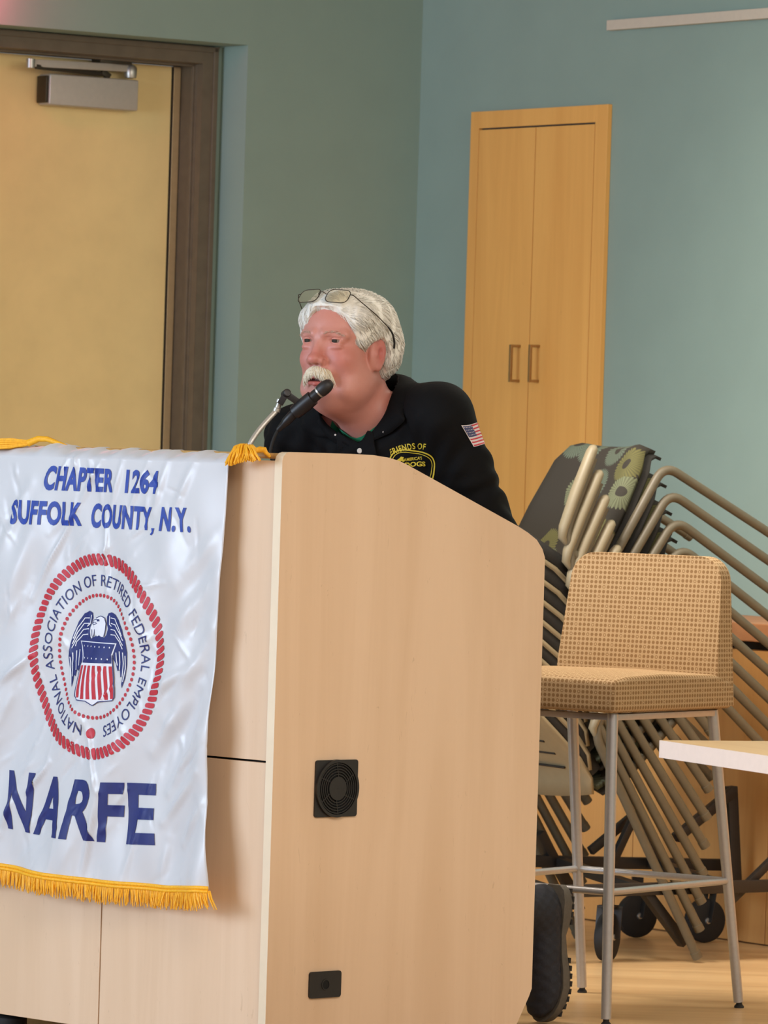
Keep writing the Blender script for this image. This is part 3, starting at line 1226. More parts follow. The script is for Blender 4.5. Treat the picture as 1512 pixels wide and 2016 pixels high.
def cloth_off(y, z):
    """distance of the cloth in front of the lectern"""
    y = np.asarray(y, dtype=float)
    z = np.asarray(z, dtype=float)
    o = 0.026 + 0.010 * np.clip((1.2 - z) / 0.9, 0, 1)
    o = o + 0.010 * np.sin((y - 0.3) * 13 + (z - 0.8) * 5.5) * np.clip((1.22 - z) / 0.3, 0, 1)
    o = o + 0.0062 * np.sin((y + z * 0.85) * 27 + 1.0) * np.clip((1.2 - z) / 0.4, 0, 1)
    o = o + 0.0022 * np.sin(y * 47 + np.sin(z * 9) * 2.2) * np.clip((1.2 - z) / 0.15, 0, 1)
    # right edge billows away from the panel
    er = np.interp(z, ez, ey)
    o = o + 0.022 * np.exp(-((y - er) / 0.045) ** 2) * np.clip((1.18 - z) / 0.5, 0, 1)
    d = CB - CA
    L2 = (d ** 2).sum(1)
    for i in range(len(CAMP)):
        tt = np.clip(((y - CA[i, 0]) * d[i, 0] + (z - CA[i, 1]) * d[i, 1]) / L2[i], 0, 1)
        dist = np.hypot(y - CA[i, 0] - tt * d[i, 0], z - CA[i, 1] - tt * d[i, 1])
        o = o + CAMP[i] * np.exp(-(dist / CWID[i]) ** 2) * np.sin(np.pi * np.clip(tt, 0.12, 0.88))
    return o


# cloth grid
NU, NV = 150, 190
us = np.linspace(0, 1, NU)
zt_front = 1.226
rows = []
for j in range(NV):
    v = j / (NV - 1)
    # height runs from the hem to the front edge for each column
    zcol = zt_front
    yb = np.linspace(yr_bot, yl, NU)
    zb = hem_z(yb)
    zz = zb + (zcol - zb) * v
    er = np.interp(zz, ez, ey)
    er = er - (cloth_off(er, zz) - 0.030) * 0.6
    yy = er + (yl - er) * us
    zb = hem_z(yy)
    zz = zb + (zcol - zb) * v
    rows.append(np.stack([-cloth_off(yy, zz), yy, zz], 1))
# over the top: up and back over the pole
for (x, z) in ((-0.012, 1.236), (0.004, 1.2425), (0.022, 1.2455), (0.040, 1.246), (0.055, 1.2425), (0.066, 1.236)):
    er = ey[-1]
    yy = er + (yl - er) * us
    wob = 0.0025 * np.sin(yy * 55) + 0.0015 * np.sin(yy * 131)
    lift = 0.006 * np.exp(-((yy - (flat(75, 890)[0])) / 0.05) ** 2)
    rows.append(np.stack([np.full(NU, x), yy, z + wob + lift], 1))
G = np.array(rows)
nr = G.shape[0]
V = G.reshape(-1, 3).tolist()
Fq = [(j * NU + i, j * NU + i + 1, (j + 1) * NU + i + 1, (j + 1) * NU + i) for j in range(nr - 1) for i in range(NU - 1)]
me = bpy.data.meshes.new('cloth')
me.from_pydata(V, [], Fq)
me.materials.append(M['satin'])
cl = link_mesh('cloth', me, ban, 180)
sm = cl.modifiers.new('thickness', 'SOLIDIFY')
sm.thickness = 0.0007
sm.offset = 1.0


class Print(MB):
    """flat artwork, given in photo pixels, laid on the hanging cloth"""
    lift = 0.0013

    def art(self, vs, ts, mi=0, L=0.006, lift=None):
        p = [flat(*q) for q in vs]
        p, ts = refine(p, ts, L)
        y = np.array([q[0] for q in p])
        z = np.array([q[1] for q in p])
        x = -cloth_off(y, z) - (self.lift if lift is None else lift)
        self.add(np.stack([x, y, z], 1).tolist(), ts, mi)


def quad_text(s, quad, offset, spacing=1.0):
    """outline text stretched into a photo quad (tl, tr, br, bl)"""
    vs, ts = text_tris(s, offset, spacing)
    x0, x1 = min(v[0] for v in vs), max(v[0] for v in vs)
    y0, y1 = min(v[1] for v in vs), max(v[1] for v in vs)
    tl, tr, br_, bl = [np.array(q, dtype=float) for q in quad]
    out = []
    for x, y in vs:
        a, b = (x - x0) / (x1 - x0), (y - y0) / (y1 - y0)
        p = (bl * (1 - a) + br_ * a) * (1 - b) + (tl * (1 - a) + tr * a) * b
        out.append(tuple(p))
    return out, ts


pr = Print()
for w_, q in (('CHAPTER', ((92, 916), (223, 923), (219, 970), (83, 965))), ('1264', ((247, 923), (312, 926), (308, 973), (243, 971)))):
    pr.art(*quad_text(w_, q, 0.042, 1.08))
    pr.build('lettering', M['navy'], ban, smooth=60, fix=False)
    pr = Print()
for w_, q in (('SUFFOLK', ((25, 983), (160, 989), (157, 1036), (23, 1032))), ('COUNTY', ((178, 990), (299, 998), (296, 1045), (173, 1039))),
              ('N.Y.', ((319, 998), (372, 1000), (377, 1049), (315, 1046)))):
    pr.art(*quad_text(w_, q, 0.042, 1.08))
    if w_ == 'COUNTY':
        pr.art(*poly_tris([(297, 1040), (304, 1040), (302, 1050), (298, 1054), (295, 1052), (299, 1047)]))
    pr.build('lettering', M['navy'], ban, smooth=60, fix=False)
    pr = Print()
for ch_, q in (('N', ((10, 1516), (72, 1522), (58, 1640), (16, 1631))), ('A', ((82, 1527), (142, 1531), (125, 1650), (64, 1642))),
               ('R', ((153, 1534), (209, 1536), (191, 1656), (131, 1651))), ('F', ((212, 1540), (247, 1541), (236, 1660), (195, 1657))),
               ('E', ((251, 1541), (304, 1543), (306, 1664), (247, 1662)))):
    pr.art(*quad_text(ch_, q, 0.026))
pr.build('lettering', M['navy2'], ban, smooth=60, fix=False)

# ---- seal
seal_c = flat(189.5, 1292.5)
RZ = (flat(193, 1089)[1] - flat(193, 1496)[1]) / 2
RS = (flat(56, 1292)[0] - flat(324, 1292)[0]) / 2


class Seal(MB):
    def pol(self, vs, ts, mi=0, L=0.006, lift=0.0013):
        """artwork in seal units: x right, y up, rope outer radius 1"""
        p = [(seal_c[0] - x * RS, seal_c[1] + y * RZ) for x, y in vs]
        p, ts = refine(p, ts, L)
        y = np.array([q[0] for q in p])
        z = np.array([q[1] for q in p])
        self.add(np.stack([-cloth_off(y, z) - lift, y, z], 1).tolist(), ts, mi)

    def crop(self, pts, mi=0, lift=0.0013, closed=True, w=None):
        """artwork surveyed from the photo, crop 40,1080 at 4.69x"""
        q = [(40 + x / 4.69, 1080 + y / 4.69) for x, y in pts]
        vs, ts = poly_tris(q) if closed else stroke_poly(q, w)
        p = [flat(*k) for k in vs]
        p, ts = refine(p, ts, 0.006)
        y = np.array([k[0] for k in p])
        z = np.array([k[1] for k in p])
        self.add(np.stack([-cloth_off(y, z) - lift, y, z], 1).tolist(), ts, mi)


seal = Seal()
n = 86
for k in range(n):
    a = 2 * math.pi * k / n
    pts = []
    for (r, da) in ((0.885, -0.030), (0.90, -0.041), (0.945, -0.022), (0.98, -0.004), (1.0, 0.012), (1.0, 0.036), (0.985, 0.044), (0.94, 0.026), (0.905, 0.010), (0.885, -0.008)):
        b = a - da * 1.18 + 0.05 * (r - 0.94)
        pts.append((r * math.sin(b), r * math.cos(b)))
    seal.pol(*poly_tris(pts))
sl = seal.build('seal', M['red'], ban, smooth=60, fix=False)
sb = Seal()
n = 66
for k in range(n):
    a = 2 * math.pi * k / n
    cx, cy = 0.594 * math.sin(a), 0.594 * math.cos(a)
    sb.pol(*poly_tris([(cx + 0.019 * math.cos(2 * math.pi * i / 10), cy + 0.019 * math.sin(2 * math.pi * i / 10)) for i in range(10)]))
sb.pol(*poly_tris([(-0.015 + 0.052 * math.cos(2 * math.pi * i / 20), -0.745 + 0.052 * math.sin(2 * math.pi * i / 20)) for i in range(20)]))
sb.build('dot_ring', M['red'], sl, smooth=60, fix=False)
# ring lettering, clockwise from lower left
words = 'NATIONAL ASSOCIATION OF RETIRED FEDERAL EMPLOYEES'
vs, ts = text_tris(words, -0.002, 1.06)
x0, x1 = min(v[0] for v in vs), max(v[0] for v in vs)
sb = Seal()
vs, ts = refine(vs, ts, 0.25)
A0, A1 = math.radians(-168), math.radians(166)
out = []
for x, y in vs:
    a = A0 + (A1 - A0) * (x - x0) / (x1 - x0)
    r = 0.685 + 0.112 * (y / 0.70)
    out.append((r * math.sin(a), r * math.cos(a)))
sb.pol(out, ts)
sb.build('ring_lettering', M['navy2'], sl, smooth=60, fix=False)
# eagle
eg = Seal()
lw = [(612, 574), (640, 592), (646, 640), (622, 700), (612, 762), (622, 815), (640, 832), (680, 815), (720, 800), (770, 812), (803, 822), (822, 800), (832, 740),
      (812, 690), (803, 630), (815, 597), (850, 588), (895, 610), (940, 660), (985, 750), (1012, 850), (1022, 960), (1012, 1080), (992, 1200), (960, 1290),
      (955, 1250), (972, 1170), (948, 1190), (948, 1120), (925, 1130), (915, 1060), (895, 1020), (900, 960), (930, 880), (515, 850), (555, 960), (560, 1030),
      (540, 1060), (520, 1130), (498, 1110), (492, 1180), (466, 1160), (470, 1230), (463, 1280), (432, 1180), (410, 1080), (404, 990), (420, 890), (450, 790), (500, 670), (555, 598)]
eg.crop(lw, 0, 0.0013)
# white feather lines
for st in ([(630, 612), (618, 690), (590, 720)], [(612, 640), (560, 640), (490, 730), (450, 830)], [(610, 690), (550, 690), (490, 770), (440, 880)],
           [(605, 740), (545, 745), (485, 820), (435, 920)], [(600, 790), (540, 795), (480, 860), (470, 900)],
           [(445, 960), (440, 1060), (455, 1180)], [(478, 940), (475, 1040), (488, 1120)], [(510, 930), (508, 1010), (516, 1080)], [(420, 1000), (425, 1120), (450, 1240)],
           [(835, 620), (845, 700), (870, 720)], [(850, 640), (900, 650), (950, 730), (985, 810)], [(860, 690), (910, 705), (960, 780), (995, 850)],
           [(865, 745), (910, 755), (960, 830), (990, 895)], [(870, 795), (915, 800), (960, 860), (985, 930)],
           [(985, 960), (985, 1060), (968, 1180)], [(955, 950), (955, 1050), (945, 1120)], [(925, 960), (925, 1030), (930, 1080)], [(1005, 990), (1000, 1110), (972, 1230)]):
    eg.crop(st, 1, 0.0021, False, 1.7)
# head: white with navy lines
eg.crop([(690, 800), (676, 745), (655, 700), (645, 685), (665, 655), (690, 630), (735, 622), (780, 640), (805, 690), (808, 760), (800, 815), (770, 815), (745, 800), (720, 812), (705, 795)], 1, 0.0019)
for st in ([(685, 640), (735, 622), (780, 640), (805, 690), (808, 760), (800, 815)], [(690, 650), (655, 662), (645, 690), (662, 702), (700, 690)],
           [(645, 690), (660, 678), (690, 682)], [(690, 655), (720, 655), (725, 672)], [(640, 745), (650, 800), (665, 825), (678, 790), (676, 745)]):
    eg.crop(st, 0, 0.0026, False, 1.3)
eg.crop([(695, 655), (718, 652), (716, 672), (700, 672)], 0, 0.0026)
eg.crop([(640, 700), (655, 706), (676, 745), (672, 800), (655, 830), (632, 815), (618, 770), (620, 725)], 1, 0.0019)
eg.build('eagle', [M['navy2'], M['white_print']], sl, smooth=60, fix=False)
sh = Seal()
sh.crop([(516, 850), (932, 876), (890, 985), (888, 1375), (870, 1400), (745, 1412), (694, 1450), (640, 1404), (550, 1392), (530, 1360), (548, 1080), (565, 1040)], 1, 0.0017)
sh.crop([(526, 858), (918, 884), (880, 980), (880, 1062), (574, 1052), (572, 1000)], 0, 0.0024)
for k in range(7):
    x = 567 + (869 - 567) * k / 6
    y = 897 + 18 * k / 6
    sh.crop([(x + 6 * math.cos(i * 1.257), y + 9 * math.sin(i * 1.257)) for i in range(5)], 1, 0.0031)
for k in range(6):
    x = 597 + (848 - 597) * k / 5
    y = 1008 + 16 * k / 5
    sh.crop([(x + 6 * math.cos(i * 1.257), y + 9 * math.sin(i * 1.257)) for i in range(5)], 1, 0.0031)
for k in range(7):
    xt = 576 + (868 - 576) * k / 6
    xb = 560 + (866 - 560) * k / 6
    yt = 1076 + 12 * k / 6
    yb_ = 1374 + 14 * k / 6 + (12 if 0 < k < 6 else 0)
    sh.crop([(xt - 14, yt), (xt + 14, yt), (xb + 15, yb_), (xb - 15, yb_)], 2, 0.0024)
for st in ([(548, 1080), (530, 1360), (550, 1396), (640, 1408), (694, 1450), (745, 1416), (870, 1404), (890, 1375), (890, 985)],):
    sh.crop(st, 0, 0.0026, False, 1.7)
sh.build('shield', [M['navy2'], M['white_print'], M['red']], sl, smooth=60, fix=False)

# ---- gold fringe along the hem
yr_bot -= float(cloth_off(yr_bot, zr_bot) - 0.030) * 0.6
fr = MB()
rf = random.Random(11)
y = yr_bot - 0.003
# woven heading
hp = []
ys_h = np.linspace(yr_bot, yl, 120)
zs_h = hem_z(ys_h)
xo = -cloth_off(ys_h, zs_h) - 0.002
fr.tube([(a, b, c) for a, b, c in zip(xo, ys_h, zs_h + 0.001)], 0.0042, 8)
fr.tube([(a, b, c) for a, b, c in zip(xo - 0.001, ys_h, zs_h - 0.006)], 0.0036, 8)
while y < yl:
    z0 = float(hem_z(y))
    x0_ = float(-cloth_off(y, z0)) - 0.002
    L = rf.uniform(0.034, 0.046)
    near = max(0.0, 1 - (y - yr_bot) / 0.10)
    dy = rf.gauss(-0.004 - 0.016 * near, 0.004)
    dx = rf.gauss(-0.003, 0.003)
    r = rf.uniform(0.0011, 0.0017)
    fr.tube([(x0_, y, z0 - 0.004), (x0_ + dx * 0.5, y + dy * 0.35, z0 - L * 0.5), (x0_ + dx, y + dy, z0 - L)], [r, r * 1.1, r * 0.7], 5)
    y += rf.uniform(0.0014, 0.0024)
fr.build('fringe', M['gold'], ban, smooth=60)

# ---- pole lying on the lectern top, with tasselled cord at each end
mb = MB()
mb.tube([(0.030, 0.030, 1.2415), (0.030, yl + 0.08, 1.2415)], 0.0058, 14)
mb.build('pole', M['pole'], ban)


def fpx(px, py, x):
    y, z = on_front(px, py, x)
    return Vector((x, y, z))


mb = MB()
r_ = random.Random(21)
# knotted cord along the pole, then a mop of strands falling over the front edge
mb.tube([fpx(533, 900, 0.026), fpx(524, 892, 0.022), fpx(521, 886, 0.018), fpx(512, 885, 0.014), fpx(503, 887, 0.006), fpx(494, 882, -0.004)],
        [0.0035, 0.0045, 0.0062, 0.0065, 0.0062, 0.0085], 10)
for k in range(110):
    a = r_.random()
    h = r_.random()
    top = fpx(494 - 6 * h, 881 - 4 * h, -0.006 - 0.010 * h)
    ax, ay = 462 + 34 * a + r_.gauss(0, 2), 876 + 7 * abs(a - 0.35) - 3 * h + r_.gauss(0, 1)
    bx, by = 451 + 56 * a + r_.gauss(0, 2), 894 + 1.5 * r_.random()
    ex, ey_ = 443 + 70 * a + r_.gauss(0, 2.5), 915 - 9 * min(1, a * 1.5) + r_.gauss(0, 2.0)
    xf = -0.034 - 0.016 * h
    mb.tube(arc_pts([top, fpx(ax, ay, -0.020 - 0.014 * h), fpx(bx, by, xf), fpx(ex, ey_, xf + 0.004)], 0.02, 3),
            [0.0020] * 9 + [0.0016], 5)
mb.build('tassel', M['gold'], ban, smooth=60)
mb = MB()
ly = flat(45, 880)[0]
r_ = random.Random(5)
mb.tube([(0.03, ly - 0.085, 1.246), (0.026, ly - 0.05, 1.254), (0.02, ly - 0.02, 1.262), (0.012, ly, 1.262), (0.0, ly + 0.02, 1.252)], [0.003, 0.0045, 0.006, 0.007, 0.008], 8)
for k in range(60):
    a = r_.uniform(-1, 1)
    b = r_.uniform(-1, 1)
    mb.tube([(0.0, ly + 0.015, 1.253 + 0.004 * b), (-0.016 + 0.012 * a, ly + 0.06, 1.250 + 0.010 * b), (-0.018 + 0.016 * a, ly + 0.13, 1.247 + 0.011 * b)],
            [0.002, 0.0024, 0.0018], 5)
mb.build('tassel', M['gold'], ban, smooth=60)
# ================================================================== bar stool
fR = at_floor(1455, 1984)
fF = at_floor(1193, 2019)
fL = at_floor(1147, 1954)
U = (fR - fF).normalized()
VV = Vector((-U.y, U.x, 0))
if VV.dot(fL - fR) < 0:
    VV = -VV
LU = (fR - fF).dot(U)
LV = (fL - fR).dot(VV)
stool = thing('bar_stool', 'tall upholstered bar stool in tan dotted fabric on splayed silver legs', 'bar stool',
              fR, (0, 0, math.atan2(U.y, U.x)))
# local: x along U (front is -x), y along VV; origin at the right rear foot


def box_uv(me):
    uvl = me.uv_layers.new(name='UVMap') if not me.uv_layers else me.uv_layers[0]
    for p in me.polygons:
        n = p.normal
        a = (abs(n.x), abs(n.y), abs(n.z))
        k = a.index(max(a))
        for li in p.loop_indices:
            c = me.vertices[me.loops[li].vertex_index].co
            uvl.data[li].uv = ((c.y, c.z), (c.x, c.z), (c.x, c.y))[k]


def cushion(name, secs, parent, mat, bevel):
    """closed loft through rectangular sections [(4 corner points)...] with bevelled edges"""
    mb = MB()
    vs = [p for s in secs for p in s]
    n = len(secs[0])
    m = len(secs)
    fs = [tuple(range(n))] + [tuple((m - 1) * n + k for k in range(n - 1, -1, -1))]
    fs += [(i * n + k, (i + 1) * n + k, (i + 1) * n + (k + 1) % n, i * n + (k + 1) % n) for i in range(m - 1) for k in range(n)]
    mb.add(vs, fs)
    o = mb.build(name, mat, parent, smooth=50, bevel=bevel, bseg=4)
    box_uv(o.data)
    return o


zs0, zs1 = 0.694, 0.766
vR, vL = -0.012, LV + 0.006
uf, ub = -LU - 0.024, -0.088
# seat: slightly crowned, lower towards the front corner
secs = []
for (u, dz) in ((uf, 0.0), (uf + 0.06, 0.008), (uf + 0.2, 0.012), (-0.16, 0.006), (ub - 0.004, -0.010)):
    secs.append([(u, vR, zs0), (u, vL, zs0), (u, vL, zs1 + dz), (u, (vL + vR) / 2, zs1 + dz + 0.004), (u, vR, zs1 + dz)])
cushion('seat', secs, stool, M['dotted'], 0.014)
# backrest: reclined, tapered, rounded top corners; runs down behind the seat
zb, ztp = 0.700, 1.040


def back_sec(z):
    k = (z - zb) / (ztp - zb)
    u0 = -0.166 + 0.030 * k
    u1 = -0.086 - 0.012 * k
    if z < zs1 + 0.02:
        u0 = -0.155
    w = 0.014 * k
    return u0, u1, vR + w, vL - 0.034 * k


mb = MB()
secs = []
prof = []
rc = 0.055
for z in (zb, 0.74, 0.79, 0.84, 0.90, 0.95, ztp - rc):
    prof.append((z, 0.0))
for i in range(1, 7):
    a = math.radians(90 * i / 6)
    prof.append((ztp - rc + rc * math.sin(a), rc - rc * math.cos(a)))
for z, ins in prof:
    u0, u1, a, b = back_sec(z)
    c = (a + b) / 2
    bow = 0.006
    secs.append([(u0, a + ins, z), (u0 + bow, c - 0.1, z), (u0 + bow, c + 0.1, z), (u0, b - ins, z), (u1, b - ins, z), (u1, a + ins, z)])
cushion('backrest', secs, stool, M['dotted'], 0.010)
legs = {'F': ((-LU, 0.0), (-LU + 0.022, 0.022)), 'R': ((0.0, 0.0), (-0.122, 0.024)),
        'L': ((0.0, LV), (-0.122, LV - 0.024)), 'H': ((-LU, LV), (-LU + 0.022, LV - 0.022))}
zt_leg = 0.690


def leg_at(k, z):
    (x0, y0), (x1, y1) = legs[k]
    t_ = z / zt_leg
    return Vector((x0 + (x1 - x0) * t_, y0 + (y1 - y0) * t_, z))


for k in legs:
    mb = MB()
    mb.tube([leg_at(k, 0.014), leg_at(k, 0.35), leg_at(k, zt_leg)], [0.0115, 0.0125, 0.0130], 18)
    lg = mb.build('leg', M['chrome'], stool)
    mb = MB()
    q = leg_at(k, 0.0)
    mb.lathe([(0.002, 0.0), (0.0115, 0.0), (0.0115, 0.004), (0.007, 0.009), (0.007, 0.016), (0.002, 0.017)], q, (0, 0, 1), 16)
    mb.build('foot_glide', M['rubber'], lg)
for a, b in (('F', 'R'), ('R', 'L'), ('L', 'H'), ('H', 'F')):
    mb = MB()
    mb.tube([leg_at(a, 0.295), leg_at(b, 0.295)], 0.0080, 14)
    mb.build('stretcher', M['chrome'], stool)
mb = MB()
for a, b in (('F', 'R'), ('R', 'L'), ('L', 'H'), ('H', 'F')):
    mb.bar(leg_at(a, 0.683), leg_at(b, 0.683), 0.022, 0.014)
mb.build('seat_frame', M['chrome'], stool, bevel=0.002)

# ================================================================== table corner at the right
TZ = 0.74
tc = at_floor(1297, 1457, TZ)
td = (at_floor(1512, 1488, TZ) - tc)
td.z = 0
td.normalize()
te = Vector((-td.y, td.x, 0))
if te.dot(at_floor(1512, 1459.5, TZ) - tc) < 0:
    te = -te
table = thing('table', 'maple table with window light painted on its edge, whose corner juts in at the right, before the bar stool', 'table',
              (tc.x, tc.y, 0), (0, 0, math.atan2(td.y, td.x)))
sg = 1.0 if te.dot(Vector((-td.y, td.x, 0))) > 0 else -1.0
TL, TW = 1.5, 0.75


def tpt(a, b, z):
    return Vector((a, b * sg, z))


mb = MB()
pl = [(0.003, 0), (TL - 0.003, 0), (TL, 0.003), (TL, TW - 0.003), (TL - 0.003, TW), (0.003, TW), (0, TW - 0.003), (0, 0.003)]
n = len(pl)
vs = [tpt(a, b, TZ - 0.032) for a, b in pl] + [tpt(a, b, TZ) for a, b in pl]
mb.add(vs, [tuple(range(n, 2 * n)), tuple(range(n - 1, -1, -1))], 0)
mb.add(vs, [(i, (i + 1) % n, n + (i + 1) % n, n + i) for i in range(n)], 1)
mb.build('tabletop', [M['table_top'], M['table_edge']], table, smooth=20)
for a in (0.72, TL - 0.25):
    mb = MB()
    mb.tube([tpt(a, TW / 2, 0.05), tpt(a, TW / 2, TZ - 0.034)], 0.025, 16)
    mb.bar(tpt(a, 0.12, 0.035), tpt(a, TW - 0.12, 0.035), 0.05, 0.03)
    mb.bar(tpt(a, 0.15, TZ - 0.045), tpt(a, TW - 0.15, TZ - 0.045), 0.05, 0.02)
    for b in (0.15, TW - 0.15):
        mb.lathe([(0.004, 0), (0.016, 0), (0.016, 0.02), (0.004, 0.021)], tpt(a, b, 0), (0, 0, 1), 12)
    mb.build('leg', M['chrome'], table, bevel=0.0)

# ================================================================== stacked armchairs on a dolly
PSI = math.radians(29.0)
CF = Vector((math.cos(PSI), math.sin(PSI), 0))      # the way the tipped chairs face: right and away
CL = Vector((-CF.y, CF.x, 0))                       # towards their far side
P0 = at_depth(1108, 1062, 13.22)
CWID_ = 0.58


def cpt(px, py, l=0.0):
    """photo survey on the vertical plane at lateral distance l from the stack's near side -> chair-plane coords"""
    p = at_plane(px, py, P0 + CL * l, CL)
    return Vector(((p - P0).dot(CF), l, p.z - P0.z))


def cworld(px, py, l=0.0):
    return at_plane(px, py, P0 + CL * l, CL)


cA, cV, cFt = cpt(1174, 884), cpt(1108, 1062), cpt(1399, 1440)
cB, cR = cpt(1316, 915), cpt(1184, 1158)
ef = (cB - cR).normalized()
eu = Vector((-ef.z, 0, ef.x))
fl_dir = (cpt(1316 + 201, 915 + 131) - cB).normalized()
cFf = cB + fl_dir * 0.40


def build_chair(lab, loc, rot):
    ch = thing('stacking_armchair', lab, 'chair', loc, rot, 'stacked armchairs on the dolly')
    off = Vector((0, 1, 0))
    for side_, y in (('near', 0.0), ('far', CWID_)):
        o = off * y
        inw = off * (0.02 if side_ == 'near' else -0.125)
        # rear leg: rises past the seat and bends forward into the arm
        mb = MB()
        mb.tube([p + o for p in arc_pts([cFt, cV, cA + (cV - cA) * 0.1], 0.05, 7)], 0.0118, 14)
        lg = mb.build('leg', M['tan_tube'], ch)
        mb = MB()
        dv = (cFt - cV).normalized()
        mb.tube([cFt + o - dv * 0.012, cFt + o + dv * 0.006], 0.0132, 14)
        mb.build('foot_cap', M['tan_tube'], lg)
        # front leg: bends under the seat into the rail
        mb = MB()
        mb.tube([p + o + inw for p in arc_pts([cFf, cB, cR + ef * 0.02], 0.045, 7)], 0.0118, 14)
        lg = mb.build('leg', M['tan_tube'], ch)
        mb = MB()
        mb.tube([cFf + o + inw - fl_dir * 0.012, cFf + o + inw + fl_dir * 0.006], 0.0132, 14)
        mb.build('foot_cap', M['tan_tube'], lg)
        # arm pad
        mb = MB()
        d = (cA - cV).normalized()
        up = Vector((-d.z, 0, d.x))
        pad = [cV + (cFt - cV).normalized() * 0.02 + up * 0.002, cV + d * 0.004 + up * 0.004, cV + d * 0.03 + up * 0.010, cV + (cA - cV) * 0.5 + up * 0.012, cA - d * 0.012 + up * 0.010, cA + up * 0.008, cA + d * 0.006 + up * 0.006]
        mb.tube([p + o for p in pad], [0.006, 0.0128, 0.0152, 0.0172, 0.0165, 0.014, 0.006], 16, flat=0.8, flat_dir=up)
        mb.build('armrest', M['arm_pad'], ch, smooth=60)
    # seat: fabric pad over a plastic pan, waterfall at the front
    y0, y1 = 0.045, CWID_ - 0.085
    L = (cB - cR).length
    prof = [(-0.03, 0.030), (0.0, 0.022), (0.08, 0.018), (0.2, 0.024), (L - 0.03, 0.030), (L + 0.015, 0.026), (L + 0.032, 0.010), (L + 0.036, -0.008)]
    NYS = 17

    def surf(drop, lift):
        vs, fs, uvs = [], [], []
        m = len(prof)
        s_acc = 0.0
        for i, (a, h) in enumerate(prof):
            if i:
                s_acc += math.hypot(prof[i][0] - prof[i - 1][0], prof[i][1] - prof[i - 1][1])
            k = i / (m - 1)
            for j in range(NYS):
                v = j / (NYS - 1)
                # rounded plan corners and dished middle
                inset = 0.07 * max(0, (a - (L - 0.10)) / 0.136) ** 2
                y = (y0 + inset) + (y1 - y0 - 2 * inset) * v
                e = abs(2 * v - 1)
                hh = h + lift + 0.014 * e ** 3 - 0.012 * (1 - e * e) - drop - 0.030 * max(0, e - 0.86) / 0.14
                p = cR + ef * a + eu * hh
                vs.append((p.x, y, p.z))
                uvs.append((s_acc + 0.31, y + 0.17))
        for i in range(m - 1):
            for j in range(NYS - 1):
                fs.append((i * NYS + j, i * NYS + j + 1, (i + 1) * NYS + j + 1, (i + 1) * NYS + j))
        return vs, fs, uvs

    mb = MB()
    mb.add(*[surf(0.0, 0.012)[q] for q in (0, 1)], mi=0, uvs=surf(0.0, 0.012)[2])
    st = mb.build('seat', M['flower'], ch, smooth=80)
    md = st.modifiers.new('thickness', 'SOLIDIFY')
    md.thickness = 0.018
    md.offset = 0.0
    mb = MB()
    vs, fs, uvs = surf(0.012, 0.0)
    mb.add(vs, fs)
    sp_ = mb.build('seat_pan', M['black_fabric'], ch, smooth=80)
    md = sp_.modifiers.new('thickness', 'SOLIDIFY')
    md.thickness = 0.008
    md.offset = 0.0
    # back: curved plastic shell with slots, fabric pad on its inner face
    hb = [(0.0, 0.0), (0.03, 0.025), (0.09, 0.036), (0.18, 0.034), (0.28, 0.030), (0.36, 0.034), (0.40, 0.040)]

    def back(shift, hs, yin):
        vs, fs, uvs = [], [], []
        for i, (h, b) in enumerate(hs):
            for j in range(NYS):
                v = j / (NYS - 1)
                e = 2 * v - 1
                y = (y0 - 0.012 + yin) + (y1 - y0 + 0.024 - 2 * yin) * v
                p = cR + eu * (h + 0.03) + ef * (-0.055 + b - 0.022 * (1 - e * e) + shift)
                vs.append((p.x, y, p.z))
                uvs.append((h + 0.6, y + 0.1))
        m = len(hs)
        for i in range(m - 1):
            for j in range(NYS - 1):
                fs.append((i * NYS + j, i * NYS + j + 1, (i + 1) * NYS + j + 1, (i + 1) * NYS + j))
        return vs, fs, uvs

    vs, fs, uvs = back(0.0, hb, 0.0)
    mb = MB()
    mb.add(vs, fs)
    bk = mb.build('backrest', M['tan_plastic'], ch, smooth=80)
    md = bk.modifiers.new('thickness', 'SOLIDIFY')
    md.thickness = 0.010
    md.offset = 0.0
    mb = MB()
    for i in range(6):
        h = 0.06 + 0.045 * i
        b = float(np.interp(h, [q[0] for q in hb], [q[1] for q in hb]))
        pts = []
        for j in range(11):
            e = -0.72 + 1.44 * j / 10
            y = (y0 + y1) / 2 + e * (y1 - y0 + 0.024) / 2
            p = cR + eu * (h + 0.03 + 0.03 * (1 - e * e)) + ef * (-0.055 + b - 0.022 * (1 - e * e) - 0.0055)
            pts.append((p.x, y, p.z))
        mb.tube(pts, 0.0032, 8)
    mb.build('slot_grooves', M['gasket'], bk, smooth=60)
    vs, fs, uvs = back(0.024, hb[1:-1], 0.004)
    mb = MB()
    mb.add(vs, fs, 0, uvs)
    pd = mb.build('back_pad', M['black_fabric'], ch, smooth=80)
    md = pd.modifiers.new('thickness', 'SOLIDIFY')
    md.thickness = 0.032
    md.offset = 0.0
    return ch


def copy_thing(o, label, loc, rot):
    r = o.copy()
    COL.objects.link(r)
    r.location, r.rotation_euler, r['label'] = loc, rot, label
    for c in list(o.children):
        d = c.copy()
        COL.objects.link(d)
        d.parent = r
        for g in c.children:
            h = g.copy()
            COL.objects.link(h)
            h.parent = d
    return r


